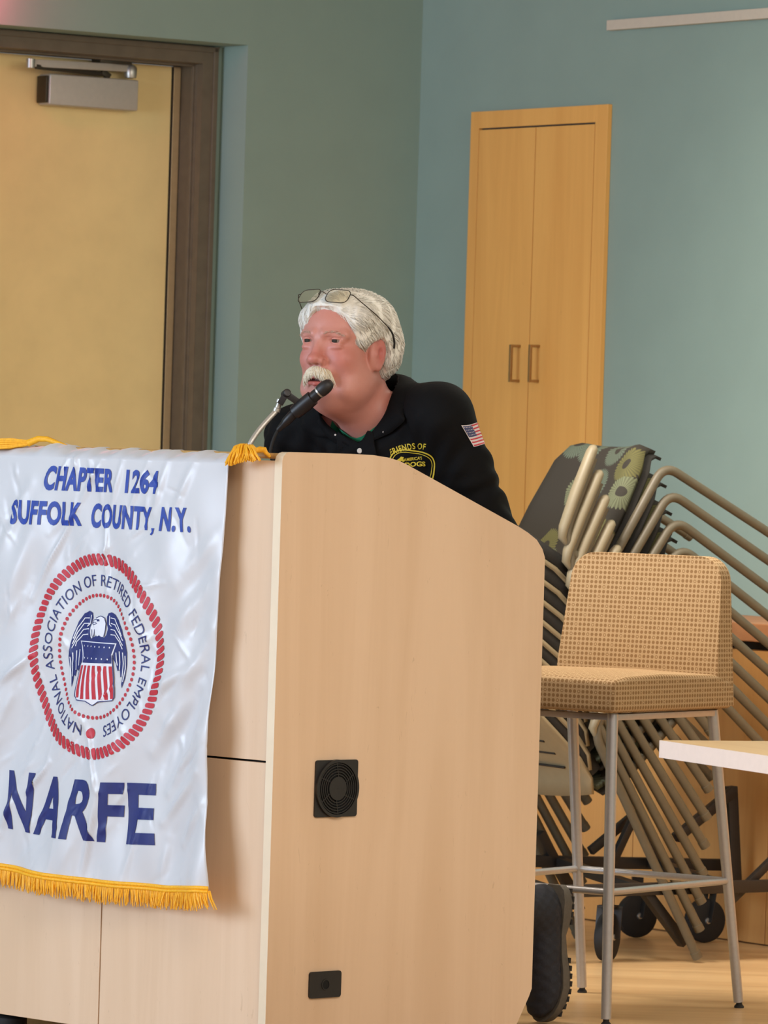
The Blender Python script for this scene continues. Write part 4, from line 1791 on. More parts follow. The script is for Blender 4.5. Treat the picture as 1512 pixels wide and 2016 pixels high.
NCH = 9
ordn = ['topmost stacked taupe armchair, its fringed-ring seat fabric in full view', 'second taupe armchair from the top of the stack',
        'third taupe armchair from the top of the stack', 'fourth taupe armchair from the top of the stack',
        'taupe armchair in the exact middle of the stack of nine', 'fourth taupe armchair up from the black dolly',
        'third taupe armchair up from the black dolly', 'second taupe armchair up from the black dolly',
        'lowest stacked taupe armchair, its slotted plastic back showing under the bar stool seat']
chair0 = None
for k in range(NCH):
    w = cworld(1108 + 7.4 * k, 1062 + 47 * k)
    rot = (0, math.radians(1.7 * k), PSI)
    if chair0 is None:
        chair0 = build_chair(ordn[k], w, rot)
    else:
        copy_thing(chair0, ordn[k], w, rot)

# dolly under the stack
dol = thing('chair_dolly', 'black steel chair dolly on large casters under the stacked armchairs', 'dolly', (P0.x, P0.y, 0))
PD = Vector((P0.x, P0.y, 0))


def dp(px, py, l):
    return cworld(px, py, l) - PD


def dbar(name, a, b, w, h, up=(0, 0, 1)):
    mb = MB()
    mb.bar(a, b, w, h, up=up)
    return mb.build(name, M['black_metal'], dol, bevel=0.002)


dbar('base_rail', dp(985, 1758, 0.03), dp(1580, 1742, 0.03), 0.03, 0.03)
dbar('base_rail', dp(985, 1694, 0.50), dp(1500, 1704, 0.50), 0.03, 0.03)
for px in (1075, 1265, 1445):
    dbar('cross_member', dp(px, 1752, 0.03), dp(px - 165, 1697, 0.50), 0.03, 0.026)
dbar('leg_trough', dp(1262, 1745, 0.045), dp(1346, 1858, 0.045), 0.03, 0.024, up=CF)
dbar('leg_trough', dp(1060, 1640, 0.50), dp(1120, 1745, 0.50), 0.03, 0.024, up=CF)
dbar('strut', dp(1162, 1676, 0.44), dp(1250, 1603, 0.44), 0.022, 0.018, up=CL)
dbar('strut', dp(1247, 1600, 0.44), dp(1300, 1708, 0.44), 0.026, 0.022, up=CL)
dbar('strut', dp(1250, 1603, 0.40), dp(1205, 1700, 0.40), 0.020, 0.018, up=CL)
dbar('upright', dp(1437, 1548, 0.42), dp(1446, 1745, 0.42), 0.03, 0.03, up=CL)
dbar('strut', dp(1445, 1556, 0.40), dp(1330, 1650, 0.40), 0.026, 0.024, up=CL)
dbar('strut', dp(1440, 1772, 0.06), dp(1545, 1668, 0.06), 0.02, 0.018, up=CL)
for i, (px, py, r, axis, name) in enumerate(((1194, 1893, 0.061, CF * -0.60 + CL * 0.80, 'caster'), (1252, 1846, 0.058, CL, 'caster'),
                                             (1386, 1856, 0.058, CL, 'caster'), (1040, 1868, 0.058, CL, 'caster'))):
    g = at_floor(px, py) - PD
    ax = axis.normalized()
    mb = MB()
    c = g + UP * (r + 0.0005)
    mb.lathe([(0.006, -0.016), (r * 0.82, -0.016), (r * 0.97, -0.012), (r, -0.004), (r, 0.004), (r * 0.97, 0.012), (r * 0.82, 0.016), (0.006, 0.016)], c, ax, 36)
    wh = mb.build(name, M['rubber'], dol)
    mb = MB()
    mb.lathe([(0.001, -0.021), (0.0075, -0.0205), (0.009, -0.016), (0.009, 0.016), (0.0075, 0.0205), (0.001, 0.021)], c, ax, 18)
    mb.build('axle_cap', M['alu'], wh)
    mb = MB()
    sd = ax
    fw = ax.cross(UP).normalized()
    for s in (-1, 1):
        mb.bar(c + sd * (0.0195 * s) - UP * 0.004, c + sd * (0.0195 * s) + UP * (r + 0.016) + fw * 0.012, 0.003, 0.03, up=sd)
    mb.bar(c + UP * (r + 0.016) + sd * -0.021, c + UP * (r + 0.016) + sd * 0.021, 0.04, 0.006)
    mb.bar(c + UP * (r + 0.018), c + UP * (r + 0.05), 0.03, 0.03)
    mb.build('fork', M['black_metal'], wh, bevel=0.001)

# ================================================================== microphone on its gooseneck
gb = C0 + SX * 0.20 + SY * 0.31
gb.z = zd
ms = thing('microphone_stand', 'ribbed silver gooseneck rising from the lectern to hold the microphone', 'microphone stand', gb)


def rel(p, o):
    return Vector(p) - Vector(o)


dB = gb.y
g_pts = [Vector((0, 0, 0.012)), rel(at_depth(487, 886, dB), gb), rel(at_depth(494, 870, dB), gb), rel(at_depth(507, 850, dB + 0.01), gb),
         rel(at_depth(526, 828, dB + 0.02), gb), rel(at_depth(544, 809, dB + 0.03), gb), rel(at_depth(549, 796, dB + 0.03), gb)]
gp = arc_pts(g_pts, 0.03, 5)
# ribs: alternate radii along a densely sampled path
dense = []
for a, b in zip(gp[:-1], gp[1:]):
    m = max(1, int((b - a).length / 0.0016))
    for j in range(m):
        dense.append(a + (b - a) * j / m)
dense.append(gp[-1])
mb = MB()
mb.tube(dense, [0.0052 + (0.0006 if i % 2 else 0.0) for i in range(len(dense))], 14)
mb.build('gooseneck', M['goose'], ms, smooth=80)
mb = MB()
mb.lathe([(0.002, 0), (0.022, 0), (0.022, 0.006), (0.010, 0.010), (0.009, 0.022), (0.002, 0.022)], (0, 0, 0.0005), (0, 0, 1), 24)
mb.build('flange', M['mic'], ms)
mb = MB()
e0, e1 = g_pts[-2], g_pts[-1]
dd = (e1 - e0).normalized()
mb.lathe([(0.003, -0.004), (0.0078, -0.004), (0.0078, 0.003), (0.006, 0.004), (0.006, 0.014), (0.0085, 0.015), (0.0085, 0.022), (0.003, 0.023)], e1 - dd * 0.012, dd, 20)
mb.build('ferrule', M['alu'], ms)
mh, mt = at_depth(642, 761, 11.115), at_depth(581, 812, 11.14)
md_ = (mt - mh).normalized()
side_v = md_.cross(Vector((0, 1, 0))).normalized()
if side_v.z < 0:
    side_v = -side_v
clip_c = mh + (mt - mh) * 0.78
pv = at_depth(563, 775, 11.13)
mb = MB()
mb.bar(rel(at_depth(551, 796, 11.13), gb), rel(at_depth(566, 770, 11.13), gb), 0.013, 0.012, up=(0, 1, 0))
mb.lathe([(0.002, -0.012), (0.0075, -0.012), (0.0085, -0.009), (0.0085, 0.009), (0.0075, 0.012), (0.002, 0.012)], rel(pv, gb), (0.3, -0.9, 0.2), 18)
mb.bar(rel(pv, gb), rel(clip_c + side_v * 0.012, gb), 0.014, 0.014, up=(0, 1, 0))
mb.build('pivot', M['mic'], ms, bevel=0.0012)
mb = MB()
mb.lathe([(0.0128, -0.024), (0.0158, -0.024), (0.0162, 0.0), (0.0152, 0.026), (0.0128, 0.026)], rel(clip_c - md_ * 0.006, gb), md_, 28)
mb.build('clip', M['mic'], ms)
mic = thing('microphone', 'black handheld microphone in a clip in front of the man\'s mouth', 'microphone', mh)
L = (mt - mh).length
mb = MB()
mb.lathe([(0.0115, 0.020), (0.0122, 0.026), (0.0124, 0.05), (0.0122, L), (0.0105, L + 0.004), (0.003, L + 0.005)], (0, 0, 0), md_, 28)
mb.build('body', M['mic'], mic)
mb = MB()
mb.lathe([(0.002, -0.016), (0.007, -0.015), (0.0112, -0.010), (0.0138, -0.002), (0.0145, 0.006), (0.0140, 0.014), (0.0128, 0.017), (0.002, 0.018)], (0, 0, 0), md_, 28)
mb.build('grille', M['black'], mic, smooth=60)
mb = MB()
mb.lathe([(0.010, 0.0172), (0.0134, 0.0172), (0.0134, 0.0205), (0.010, 0.0205)], (0, 0, 0), md_, 28)
mb.build('collar_ring', M['alu'], mic)
tail = at_depth(547, 847, 11.15) - mh
mb = MB()
ts0 = md_ * (L + 0.004)
dx_ = (tail - ts0).normalized()
mb.lathe([(0.003, 0), (0.0098, 0.0), (0.0102, 0.004), (0.0098, 0.024), (0.0078, 0.030), (0.0050, (tail - ts0).length), (0.002, (tail - ts0).length + 0.001)], ts0, dx_, 22)
mb.build('plug', M['mic'], mic)
deck_pt = C0 + SX * 0.27 + SY * 0.30
deck_pt.z = zd + 0.004
mb = MB()
cpts = [tail, at_depth(540, 860, 11.15) - mh, at_depth(534, 878, 11.15) - mh, at_depth(530, 900, 11.15) - mh, deck_pt - mh + Vector((0, 0, 0.03)), deck_pt - mh,
        deck_pt - mh + SY * 0.15]
mb.tube(arc_pts(cpts, 0.02, 4), 0.0034, 10)
mb.build('cable', M['rubber'], mic)
# ================================================================== the man leaning on the lectern
O_P = at_depth(692, 900, 11.25)
O_P.z = 0
FV = -SX                                            # he faces the lectern's front
PROT = math.atan2(FV.y, FV.x)
person = thing('person', 'white-haired man with a moustache in black polo shirt, leaning on the lectern behind the microphone', 'person',
               O_P, (0, 0, PROT))
PM = Matrix.Translation(O_P) @ Matrix.Rotation(PROT, 4, 'Z')
PMI = PM.inverted()


def to_p(v):
    return PMI @ Vector(v)


EYE_Z = 1.486
HY = math.radians(12.0)
HR = Matrix.Rotation(HY, 3, 'Z')
HS = Vector((1.07, 1.07, 1.0))
HO = Vector((0.0145, -0.0138, EYE_Z))               # head centre, eye level


def hp(q):
    return HO + HR @ Vector((q[0] * HS.x, q[1] * HS.y, q[2] * HS.z))


def hinv(P):
    """person coords -> head coords (numpy)"""
    Q = P - np.array(HO)
    c, s = math.cos(HY), math.sin(HY)
    return np.stack([(Q[:, 0] * c + Q[:, 1] * s) / HS.x, (-Q[:, 0] * s + Q[:, 1] * c) / HS.y, Q[:, 2] / HS.z], 1)


xs = grid_axis(-0.86, 0.16, 0.012, (-0.145, 0.152, 0.0019))
ys = grid_axis(-0.36, 0.30, 0.012, (-0.135, 0.125, 0.0019))
zs = np.concatenate([np.arange(0.02, 1.14, 0.013), np.arange(1.14, 1.29, 0.004), np.arange(1.29, 1.605, 0.0019)])
B = Field(xs, ys, zs)


def hell(c, r, k=0.01, op='add', rot=None):
    R = HR if rot is None else HR @ rot
    B.ell(hp(c), (r[0] * HS.x, r[1] * HS.y, r[2]), k, op, R)


def hcone(a, b, ra, rb, k=0.01, op='add'):
    B.cone(hp(a), hp(b), ra, rb, k, op)


# limbs and trunk (under the clothes)
RS, LS = (-0.03, -0.205, 1.285), (-0.10, 0.160, 1.335)
RE, LE = (-0.17, -0.29, 1.115), (-0.215, 0.195, 1.105)
RWR, LWR = (0.00, -0.150, 1.185), (-0.035, 0.09, 1.183)
B.ell((-0.145, -0.02, 1.225), (0.102, 0.160, 0.12), 0.03)
B.ell((-0.26, -0.03, 1.09), (0.10, 0.14, 0.15), 0.04)
B.ell((-0.41, -0.04, 0.94), (0.10, 0.14, 0.12), 0.05)
for S_, E_, W_ in ((RS, RE, RWR), (LS, LE, LWR)):
    B.cone(S_, E_, 0.048, 0.038, 0.03)
    B.cone(E_, W_, 0.038, 0.027, 0.015)
B.cone((-0.05, -0.12, 1.31), (-0.02, -0.2, 1.285), 0.05, 0.045, 0.03)
B.cone((-0.09, 0.06, 1.335), LS, 0.05, 0.045, 0.03)
HIPR, KNR, ANR = (-0.42, -0.12, 0.90), (-0.43, -0.15, 0.53), (-0.665, -0.185, 0.26)
HIPL, KNL, ANL = (-0.41, 0.03, 0.90), (-0.42, 0.0, 0.50), (-0.50, -0.04, 0.09)
for h_, k_, a_ in ((HIPR, KNR, ANR), (HIPL, KNL, ANL)):
    B.cone(h_, k_, 0.078, 0.055, 0.03)
    B.cone(k_, a_, 0.055, 0.036, 0.02)
# hands resting on the desk: palm, four unequal fingers, thumb
for W_, d, sd in ((LWR, Vector((0.88, -0.47, 0.0)), 1), (RWR, Vector((0.93, 0.36, 0.0)), -1)):
    W = Vector(W_)
    d = d.normalized()
    n = Vector((-d.y, d.x, 0)) * -sd                # towards the thumb
    for o in (-0.026, -0.009, 0.009, 0.026):
        B.cone(W + d * 0.012 + n * o * 0.7, W + d * 0.085 + n * o + Vector((0, 0, 0.012)), 0.0135, 0.0115, 0.008)
    for o, L in ((-0.029, 0.058), (-0.010, 0.074), (0.0095, 0.080), (0.029, 0.070)):
        a = W + d * 0.085 + n * o + Vector((0, 0, 0.012))
        b = a + d * (L * 0.5) + n * o * 0.12 + Vector((0, 0, 0.008))
        c = b + d * (L * 0.45) + n * o * 0.05 + Vector((0, 0, -0.006))
        B.cone(a, b, 0.0100, 0.0090, 0.004)
        B.cone(b, c, 0.0090, 0.0078, 0.003)
    a = W + d * 0.025 + n * 0.022
    b = W + d * 0.062 + n * 0.050 + Vector((0, 0, 0.004))
    c = b + d * 0.032 + n * 0.010
    B.cone(a, b, 0.0135, 0.0110, 0.006)
    B.cone(b, c, 0.0110, 0.0090, 0.003)

# neck and head
B.cone((-0.080, -0.018, 1.30), tuple(hp((-0.022, 0, -0.05))), 0.058, 0.056, 0.03)
B.cone((-0.095, -0.018, 1.30), tuple(hp((0.022, 0, -0.115))), 0.046, 0.042, 0.03)
hell((-0.014, 0, 0.028), (0.097, 0.076, 0.075), 0.012)
hell((0.034, 0, 0.008), (0.058, 0.062, 0.074), 0.02)
hell((0.034, 0, -0.045), (0.055, 0.060, 0.066), 0.02)
hell((0.048, 0, -0.104), (0.040, 0.044, 0.027), 0.022)
for s in (-1, 1):
    hell((0.055, s * 0.036, -0.040), (0.030, 0.026, 0.028), 0.015)
    hell((0.014, s * 0.046, -0.082), (0.046, 0.025, 0.038), 0.025)
    hell((0.035, s * 0.046, -0.105), (0.036, 0.020, 0.024), 0.02)
hell((0.018, 0, -0.128), (0.052, 0.046, 0.028), 0.025)
for s in (-1, 1):                                   # brows
    hcone((0.090, s * 0.012, 0.0135), (0.070, s * 0.049, 0.011), 0.0085, 0.0085, 0.010)
for s in (-1, 1):                                   # sockets
    hell((0.101, s * 0.031, -0.003), (0.017, 0.018, 0.012), 0.010, 'sub')
# nose
hcone((0.085, 0, 0.006), (0.101, 0, -0.036), 0.0085, 0.0125, 0.010)
hell((0.106, 0, -0.040), (0.0135, 0.0140, 0.0115), 0.006)
for s in (-1, 1):
    hell((0.096, s * 0.0135, -0.044), (0.0125, 0.0085, 0.0095), 0.005)
# upper lip and mouth
hell((0.078, 0, -0.068), (0.024, 0.030, 0.017), 0.012)
hcone((0.095, -0.020, -0.080), (0.100, 0, -0.0765), 0.004, 0.0052, 0.005)
hcone((0.095, 0.020, -0.080), (0.100, 0, -0.0765), 0.004, 0.0052, 0.005)
hcone((0.092, -0.017, -0.090), (0.097, 0, -0.0915), 0.005, 0.0066, 0.006)
hcone((0.092, 0.017, -0.090), (0.097, 0, -0.0915), 0.005, 0.0066, 0.006)
hell((0.104, 0, -0.0838), (0.013, 0.019, 0.0028), 0.003, 'sub')
for s in (-1, 1):
    hell((0.104, s * 0.0065, -0.0515), (0.006, 0.0040, 0.0035), 0.003, 'sub')
# eyelids with an opening, bags beneath
for s in (-1, 1):
    hell((0.0735, s * 0.0325, -0.001), (0.0150, 0.0158, 0.0150), 0.004)
    hell((0.0790, s * 0.0330, -0.0145), (0.010, 0.015, 0.0060), 0.005)
    hell((0.0905, s * 0.0330, -0.0012), (0.013, 0.0135, 0.0068), 0.002, 'sub', Matrix.Rotation(s * 0.35, 3, 'Z'))
    # crease from nose wing to mouth corner
    hcone((0.098, s * 0.020, -0.045), (0.088, s * 0.036, -0.082), 0.003, 0.003, 0.006, 'sub')
    # lid fold, outer corner, and the furrow under the bag
    hcone((0.0905, s * 0.020, 0.0052), (0.0800, s * 0.046, 0.0036), 0.0016, 0.0016, 0.003, 'sub')
    hcone((0.0985, s * 0.0200, -0.0420), (0.0900, s * 0.0235, -0.0520), 0.0022, 0.0022, 0.003, 'sub')
hcone((0.0955, -0.014, -0.1010), (0.0955, 0.014, -0.1010), 0.0035, 0.0035, 0.008, 'sub')
# ears
for s in (-1, 1):
    RE_ = Matrix.Rotation(-0.20, 3, 'Y') @ Matrix.Rotation(s * -0.35, 3, 'Z')
    hell((-0.010, s * 0.0755, -0.026), (0.0140, 0.0075, 0.0315), 0.006, 'add', RE_)
    hell((0.004, s * 0.0700, -0.030), (0.012, 0.0085, 0.030), 0.008)
    hell((-0.004, s * 0.0875, -0.023), (0.0080, 0.0110, 0.0170), 0.003, 'sub', RE_)
    hell((-0.006, s * 0.0740, -0.052), (0.0085, 0.0070, 0.0100), 0.005)
    hell((0.004, s * 0.0765, -0.026), (0.0050, 0.0050, 0.0080), 0.003)
P, Q = B.mesh()
P = laplace(P, Q, 2, 0.45)
body = np_mesh('body', P, Q, M['skin'], person)
Hc = hinv(P)
base = np.array(s2l((201, 143, 131)))
tone_ = np.tile(base, (len(P), 1))


def tint(center, rad, col, amt, hard=1.0):
    d = (((Hc - np.array(center)) / np.array(rad)) ** 2).sum(1)
    w = np.clip(np.exp(-d * hard), 0, 1)[:, None] * amt
    tone_[:] = tone_ * (1 - w) + np.array(s2l(col)) * w


for s in (-1, 1):
    tint((0.07, s * 0.042, -0.035), (0.035, 0.030, 0.030), (190, 110, 102), 0.7)
    tint((-0.012, s * 0.082, -0.02), (0.025, 0.02, 0.04), (190, 112, 106), 0.7)
for s in (-1, 1):
    tint((-0.006, s * 0.082, -0.023), (0.010, 0.008, 0.018), (176, 84, 80), 0.8)
tint((0.11, 0, -0.035), (0.025, 0.022, 0.025), (194, 116, 108), 0.75)
tint((0.07, 0, 0.06), (0.05, 0.06, 0.035), (204, 136, 122), 0.5)
lipm = (np.abs(Hc[:, 1]) < 0.021) & (Hc[:, 0] > 0.086) & (Hc[:, 2] < -0.0725) & (Hc[:, 2] > -0.0985)
tone_[lipm] = np.array(s2l((178, 96, 92)))
inn = (np.abs(Hc[:, 1]) < 0.019) & (Hc[:, 0] < 0.0965) & (Hc[:, 0] > 0.08) & (np.abs(Hc[:, 2] + 0.0838) < 0.0032)
tone_[inn] = np.array(s2l((70, 30, 28)))
ca = body.data.color_attributes.new('tone', 'FLOAT_COLOR', 'POINT')
ca.data.foreach_set('color', np.concatenate([tone_, np.ones((len(P), 1))], 1).astype(np.float32).ravel())
bvh_body = BVHTree.FromPolygons(P.tolist(), Q.tolist())

# eyes
for s in (-1, 1):
    mb = MB()
    c = hp((0.0725, s * 0.0325, -0.0012))
    gaze = (HR @ Vector((0.985, -0.10, 0.0))).normalized()
    mb.lathe([(0.0003, -0.0128)] + [(0.0128 * math.sin(math.radians(a)), -0.0128 * math.cos(math.radians(a))) for a in range(20, 180, 16)] + [(0.0003, 0.0128)], c, gaze, 24)
    ey_ = mb.build('eye', M['eye_white'], person, smooth=60)
    mb = MB()
    mb.lathe([(0.0072, 0.0108), (0.0068, 0.0118), (0.0045, 0.0129), (0.0003, 0.0134)], c, gaze, 24)
    mb.build('iris', M['iris'], ey_, smooth=60)
    # lids: caps of a slightly larger sphere, almond opening between them
    for nm, lo_, hi_, rr_ in (('upper_eyelid', 13.0, 84.0, 0.0140), ('lower_eyelid', -17.0, -84.0, 0.0138)):
        vs, fs = [], []
        na, nb = 17, 9
        for i in range(na):
            az = math.radians(-76 + 152 * i / (na - 1))
            m_ = lo_ * math.cos(az * 1.12) - (4.0 * math.sin(az) * s if lo_ > 0 else 0.0)
            for j in range(nb):
                e_ = math.radians(m_ + (hi_ - m_) * j / (nb - 1))
                r_ = rr_ + (0.0006 if j == 1 else 0.0)
                d_ = HR @ Matrix.Rotation(s * 0.25, 3, 'Z') @ Vector((math.cos(e_) * math.cos(az), math.cos(e_) * math.sin(az), math.sin(e_)))
                vs.append(c + d_ * r_)
        fs = [(i * nb + j, i * nb + j + 1, (i + 1) * nb + j + 1, (i + 1) * nb + j) for i in range(na - 1) for j in range(nb - 1)]
        mb = MB()
        mb.add(vs, fs)
        ld_ = mb.build(nm, M['eyelid'], ey_, smooth=180)
        md = ld_.modifiers.new('thickness', 'SOLIDIFY')
        md.thickness = 0.0010
        md.offset = 0.0

# ---- hair: a soft cap, then combed strands
hx = np.arange(-0.165, 0.145, 0.0027)
hy = np.arange(-0.125, 0.125, 0.0027)
hz = np.arange(-0.115, 0.145, 0.0027)
Hf = Field(hx, hy, hz)
Hf.ell((-0.020, 0, 0.031), (0.1050, 0.0830, 0.0800), 0.01)
Hf.ell((0.042, 0, 0.058), (0.048, 0.055, 0.045), 0.02)
for s in (-1, 1):
    Hf.ell((0.022, s * 0.056, 0.040), (0.042, 0.024, 0.036), 0.015)
    Hf.ell((0.028, s * 0.060, 0.008), (0.020, 0.014, 0.028), 0.012)
    Hf.ell((-0.050, s * 0.052, -0.012), (0.052, 0.036, 0.060), 0.02)
Hf.ell((-0.070, 0, -0.050), (0.040, 0.056, 0.040), 0.02)
X, Y, Z = hx[:, None, None], hy[None, :, None], hz[None, None, :]


def hairline(X, Y):
    zz = np.interp(X, [-0.16, -0.054, -0.040, -0.030, -0.012, 0.010, 0.022, 0.042, 0.056, 0.068, 0.080, 0.14],
                   [-0.086, -0.080, -0.055, -0.006, 0.010, -0.002, -0.022, -0.022, 0.008, 0.048, 0.070, 0.074])
    # a lock falls lower over the right temple
    fall = np.clip((-Y - 0.014) / 0.03, 0, 1) * np.clip((X - 0.045) / 0.02, 0, 1)
    return zz - 0.036 * fall


zh = hairline(X, Y)
G = np.maximum(Hf.F, (zh - Z) * 0.8)
Hf.F = G.astype(np.float32)
HP, HQ = Hf.mesh()
HP = laplace(HP, HQ, 4, 0.5)
HN = normals_of(HP, HQ)
ang = np.arctan2(HP[:, 1], HP[:, 2] - 0.0)
wave = np.sin(HP[:, 1] * 420 + 2.2 * np.sin(HP[:, 0] * 60)) * 0.0005 + np.sin(HP[:, 0] * 300 + HP[:, 2] * 260 + HP[:, 1] * 90) * 0.0003
HPd = HP + HN * wave[:, None]


def to_person(H):
    c, s = math.cos(HY), math.sin(HY)
    x, y = H[:, 0] * HS.x, H[:, 1] * HS.y
    return np.stack([x * c - y * s + HO.x, x * s + y * c + HO.y, H[:, 2] * HS.z + HO.z], 1)


hair = np_mesh('hair', to_person(HPd), HQ, M['hair'], person)
hair_bvh = BVHTree.FromPolygons(HP.tolist(), HQ.tolist())


def strand_mesh(paths, r0, sides=3):
    """many thin tapered strands, paths (n, m, 3) -> verts, quads"""
    n, m, _ = paths.shape
    t_ = np.gradient(paths, axis=1)
    t_ /= np.linalg.norm(t_, axis=2, keepdims=True) + 1e-9
    ref = np.array([0.31, 0.87, 0.38])
    u = np.cross(t_, ref)
    u /= np.linalg.norm(u, axis=2, keepdims=True) + 1e-9
    w = np.cross(t_, u)
    tap = np.interp(np.linspace(0, 1, m), [0, 0.15, 0.7, 1], [0.7, 1, 0.9, 0.25])
    V_ = []
    for k in range(sides):
        a = 2 * math.pi * k / sides
        V_.append(paths + (u * math.cos(a) + w * math.sin(a)) * (r0[:, None] * tap[None, :])[:, :, None])
    V_ = np.stack(V_, 2).reshape(-1, 3)
    idx = np.arange(n * m * sides).reshape(n, m, sides)
    qs = []
    for k in range(sides):
        k2 = (k + 1) % sides
        qs.append(np.stack([idx[:, :-1, k], idx[:, :-1, k2], idx[:, 1:, k2], idx[:, 1:, k]], -1).reshape(-1, 4))
    return V_, np.concatenate(qs)


def flow(p):
    x, y, z = p
    if z > 0.075:                                   # crown: swept back and to the side
        d = Vector((-0.75, -0.45 + 4 * y, -0.1))
        if x > 0.05:
            d = Vector((-0.25, -0.9, 0.0))
    elif x > 0.03 and y < -0.012:
        d = Vector((0.12, -0.25, -0.95))
    elif z > 0.03:
        d = Vector((-0.75, 0.1 * (1 if y > 0 else -1), -0.55))
    else:
        d = Vector((-0.62, 0.0, -0.78))
    return d


NS = 5200
seed = RNG.choice(len(HP), NS)
paths = []
for i in seed:
    p = Vector(HP[i])
    n = Vector(HN[i])
    L = RNG.uniform(0.026, 0.055)
    pts = []
    steps = 6
    lift0 = RNG.uniform(-0.0006, 0.0016)
    jit = Vector(RNG.normal(0, 0.10, 3)) + Vector((0.22 * math.sin(p.x * 90 + p.z * 70), 0.2 * math.sin(p.y * 80 + p.x * 60), 0.22 * math.sin(p.z * 85 + p.y * 70)))
    for k in range(steps):
        pts.append(p + n * (lift0 + 0.0016 * k / steps + 0.0022 * math.sin(p.x * 120 + p.y * 150 + p.z * 110)))
        d = flow(p) + jit
        d = d - n * d.dot(n)
        d.normalize()
        p = p + d * (L / steps)
        hit = hair_bvh.find_nearest(p)
        if hit[0] is not None and k < 4:
            p = hit[0]
            if hit[1].dot(n) > 0.2:
                n = hit[1]
    paths.append(pts)
paths = np.array([[tuple(q) for q in s] for s in paths])
sh_ = paths.shape
pp = to_person(paths.reshape(-1, 3)).reshape(sh_)
Vs, Qs = strand_mesh(pp, RNG.uniform(0.0004, 0.0008, NS))
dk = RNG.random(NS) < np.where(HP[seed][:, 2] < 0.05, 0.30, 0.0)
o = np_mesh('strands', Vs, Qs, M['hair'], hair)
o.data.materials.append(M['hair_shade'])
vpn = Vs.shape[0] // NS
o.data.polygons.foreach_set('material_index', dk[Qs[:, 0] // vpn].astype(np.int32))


def face_hit(y, z):
    """front of the face at head coords (y, z)"""
    a, b = hp((0.3, y, z)), hp((0.0, y, z))
    h = bvh_body.ray_cast(a, (b - a).normalized())
    return h[0], h[1]


def brush(name, mat, parent, spec, r):
    ps = []
    for (y, z, d, L, lift) in spec:
        h, n = face_hit(y, z)
        if h is None:
            continue
        d = HR @ Vector(d)
        pts = []
        for k in range(5):
            t_ = k / 4
            q = h + n * (-0.001 + lift * math.sin(math.pi * (0.1 + 0.75 * t_))) + d * (L * t_)
            pts.append(tuple(q))
        ps.append(pts)
    ps = np.array(ps)
    V_, Q_ = strand_mesh(ps, RNG.uniform(r[0], r[1], len(ps)))
    return np_mesh(name, V_, Q_, mat, parent)


sp_ = []
for _ in range(950):
    y = RNG.uniform(-0.027, 0.027)
    e = abs(y) / 0.027
    z = -0.0535 - 0.010 * e ** 1.5 - RNG.uniform(0, 0.011)
    sp_.append((y, z, (0.12 - 0.25 * e, math.copysign(0.16 + 0.16 * e, y) + RNG.normal(0, 0.1), -0.95), RNG.uniform(0.014, 0.020) + 0.010 * e ** 2, RNG.uniform(0.003, 0.0085) * (1 - 0.35 * e)))
brush('moustache', M['moustache'], person, sp_, (0.0006, 0.0011))
for s in (-1, 1):
    sp_ = []
    for _ in range(70):
        t_ = RNG.uniform(0, 1)
        y = s * (0.014 + 0.036 * t_)
        z = 0.0135 + 0.006 * math.sin(math.pi * t_) - 0.004 * t_ + RNG.normal(0, 0.0016)
        sp_.append((y, z, (0.05, s * 0.9, 0.25 - 0.5 * t_), RNG.uniform(0.005, 0.010), 0.0012))
    brush('eyebrow', M['hair_grey'], person, sp_, (0.0003, 0.0005))

# ---- shirt
S = Field(np.arange(-0.60, 0.16, 0.0052), np.arange(-0.40, 0.31, 0.0052), np.arange(0.86, 1.47, 0.0052))
S.ell((-0.140, -0.02, 1.225), (0.125, 0.190, 0.150), 0.03)
S.ell((-0.275, -0.03, 1.09), (0.115, 0.165, 0.160), 0.05)
S.ell((-0.40, -0.045, 0.965), (0.130, 0.172, 0.110), 0.05)
S.cone((-0.045, -0.09, 1.318), RS, 0.068, 0.060, 0.04)
S.cone((-0.095, 0.04, 1.345), LS, 0.062, 0.066, 0.04)
S.ell((-0.105, -0.03, 1.258), (0.110, 0.135, 0.055), 0.03)
S.cone((-0.10, -0.02, 1.345), (-0.06, -0.02, 1.36), 0.085, 0.070, 0.04)
for S_, E_, W_, r in ((RS, RE, RWR, 0.058), (LS, LE, LWR, 0.062)):
    m_ = [(S_[i] + E_[i]) / 2 for i in range(3)]
    S.cone(S_, m_, r, r * 0.97, 0.035)
    S.cone(m_, E_, r * 0.97, 0.058, 0.02)
    q = [E_[i] + (W_[i] - E_[i]) * 0.8 for i in range(3)]
    S.cone(E_, q, 0.055, 0.040, 0.02)
SP, SQ = S.mesh()
SP = laplace(SP, SQ, 3, 0.5)
SN = normals_of(SP, SQ)
# folds: across the sleeve, and drawn from shoulder to belly
x, y, z = SP[:, 0], SP[:, 1], SP[:, 2]
arm = np.exp(-(((x - LE[0]) / 0.10) ** 2 + ((y - LE[1]) / 0.10) ** 2 + ((z - LE[2] - 0.04) / 0.11) ** 2))
fold = 0.0050 * arm * np.sin((z * 1.0 + x * 0.55) * 105 + 2.8 * np.sin(y * 33 + x * 19) + 1.3 * np.sin(z * 47))
tor = np.clip((1.36 - z) / 0.1, 0, 1) * (1 - arm)
fold += 0.0042 * tor * np.sin((x * 0.7 + z * 0.45 + y * 0.9) * 62 + 1.7 * np.sin(z * 21 + y * 11))
fold += 0.0024 * tor * np.sin((y * 1.2 - z * 0.9) * 110 + 2 * np.sin(x * 30))
seam = np.exp(-((y - 0.128 + 0.25 * (z - 1.30)) / 0.006) ** 2) * (z > 1.2) * (y > 0)
fold -= 0.0035 * seam
SP = SP + SN * fold[:, None]
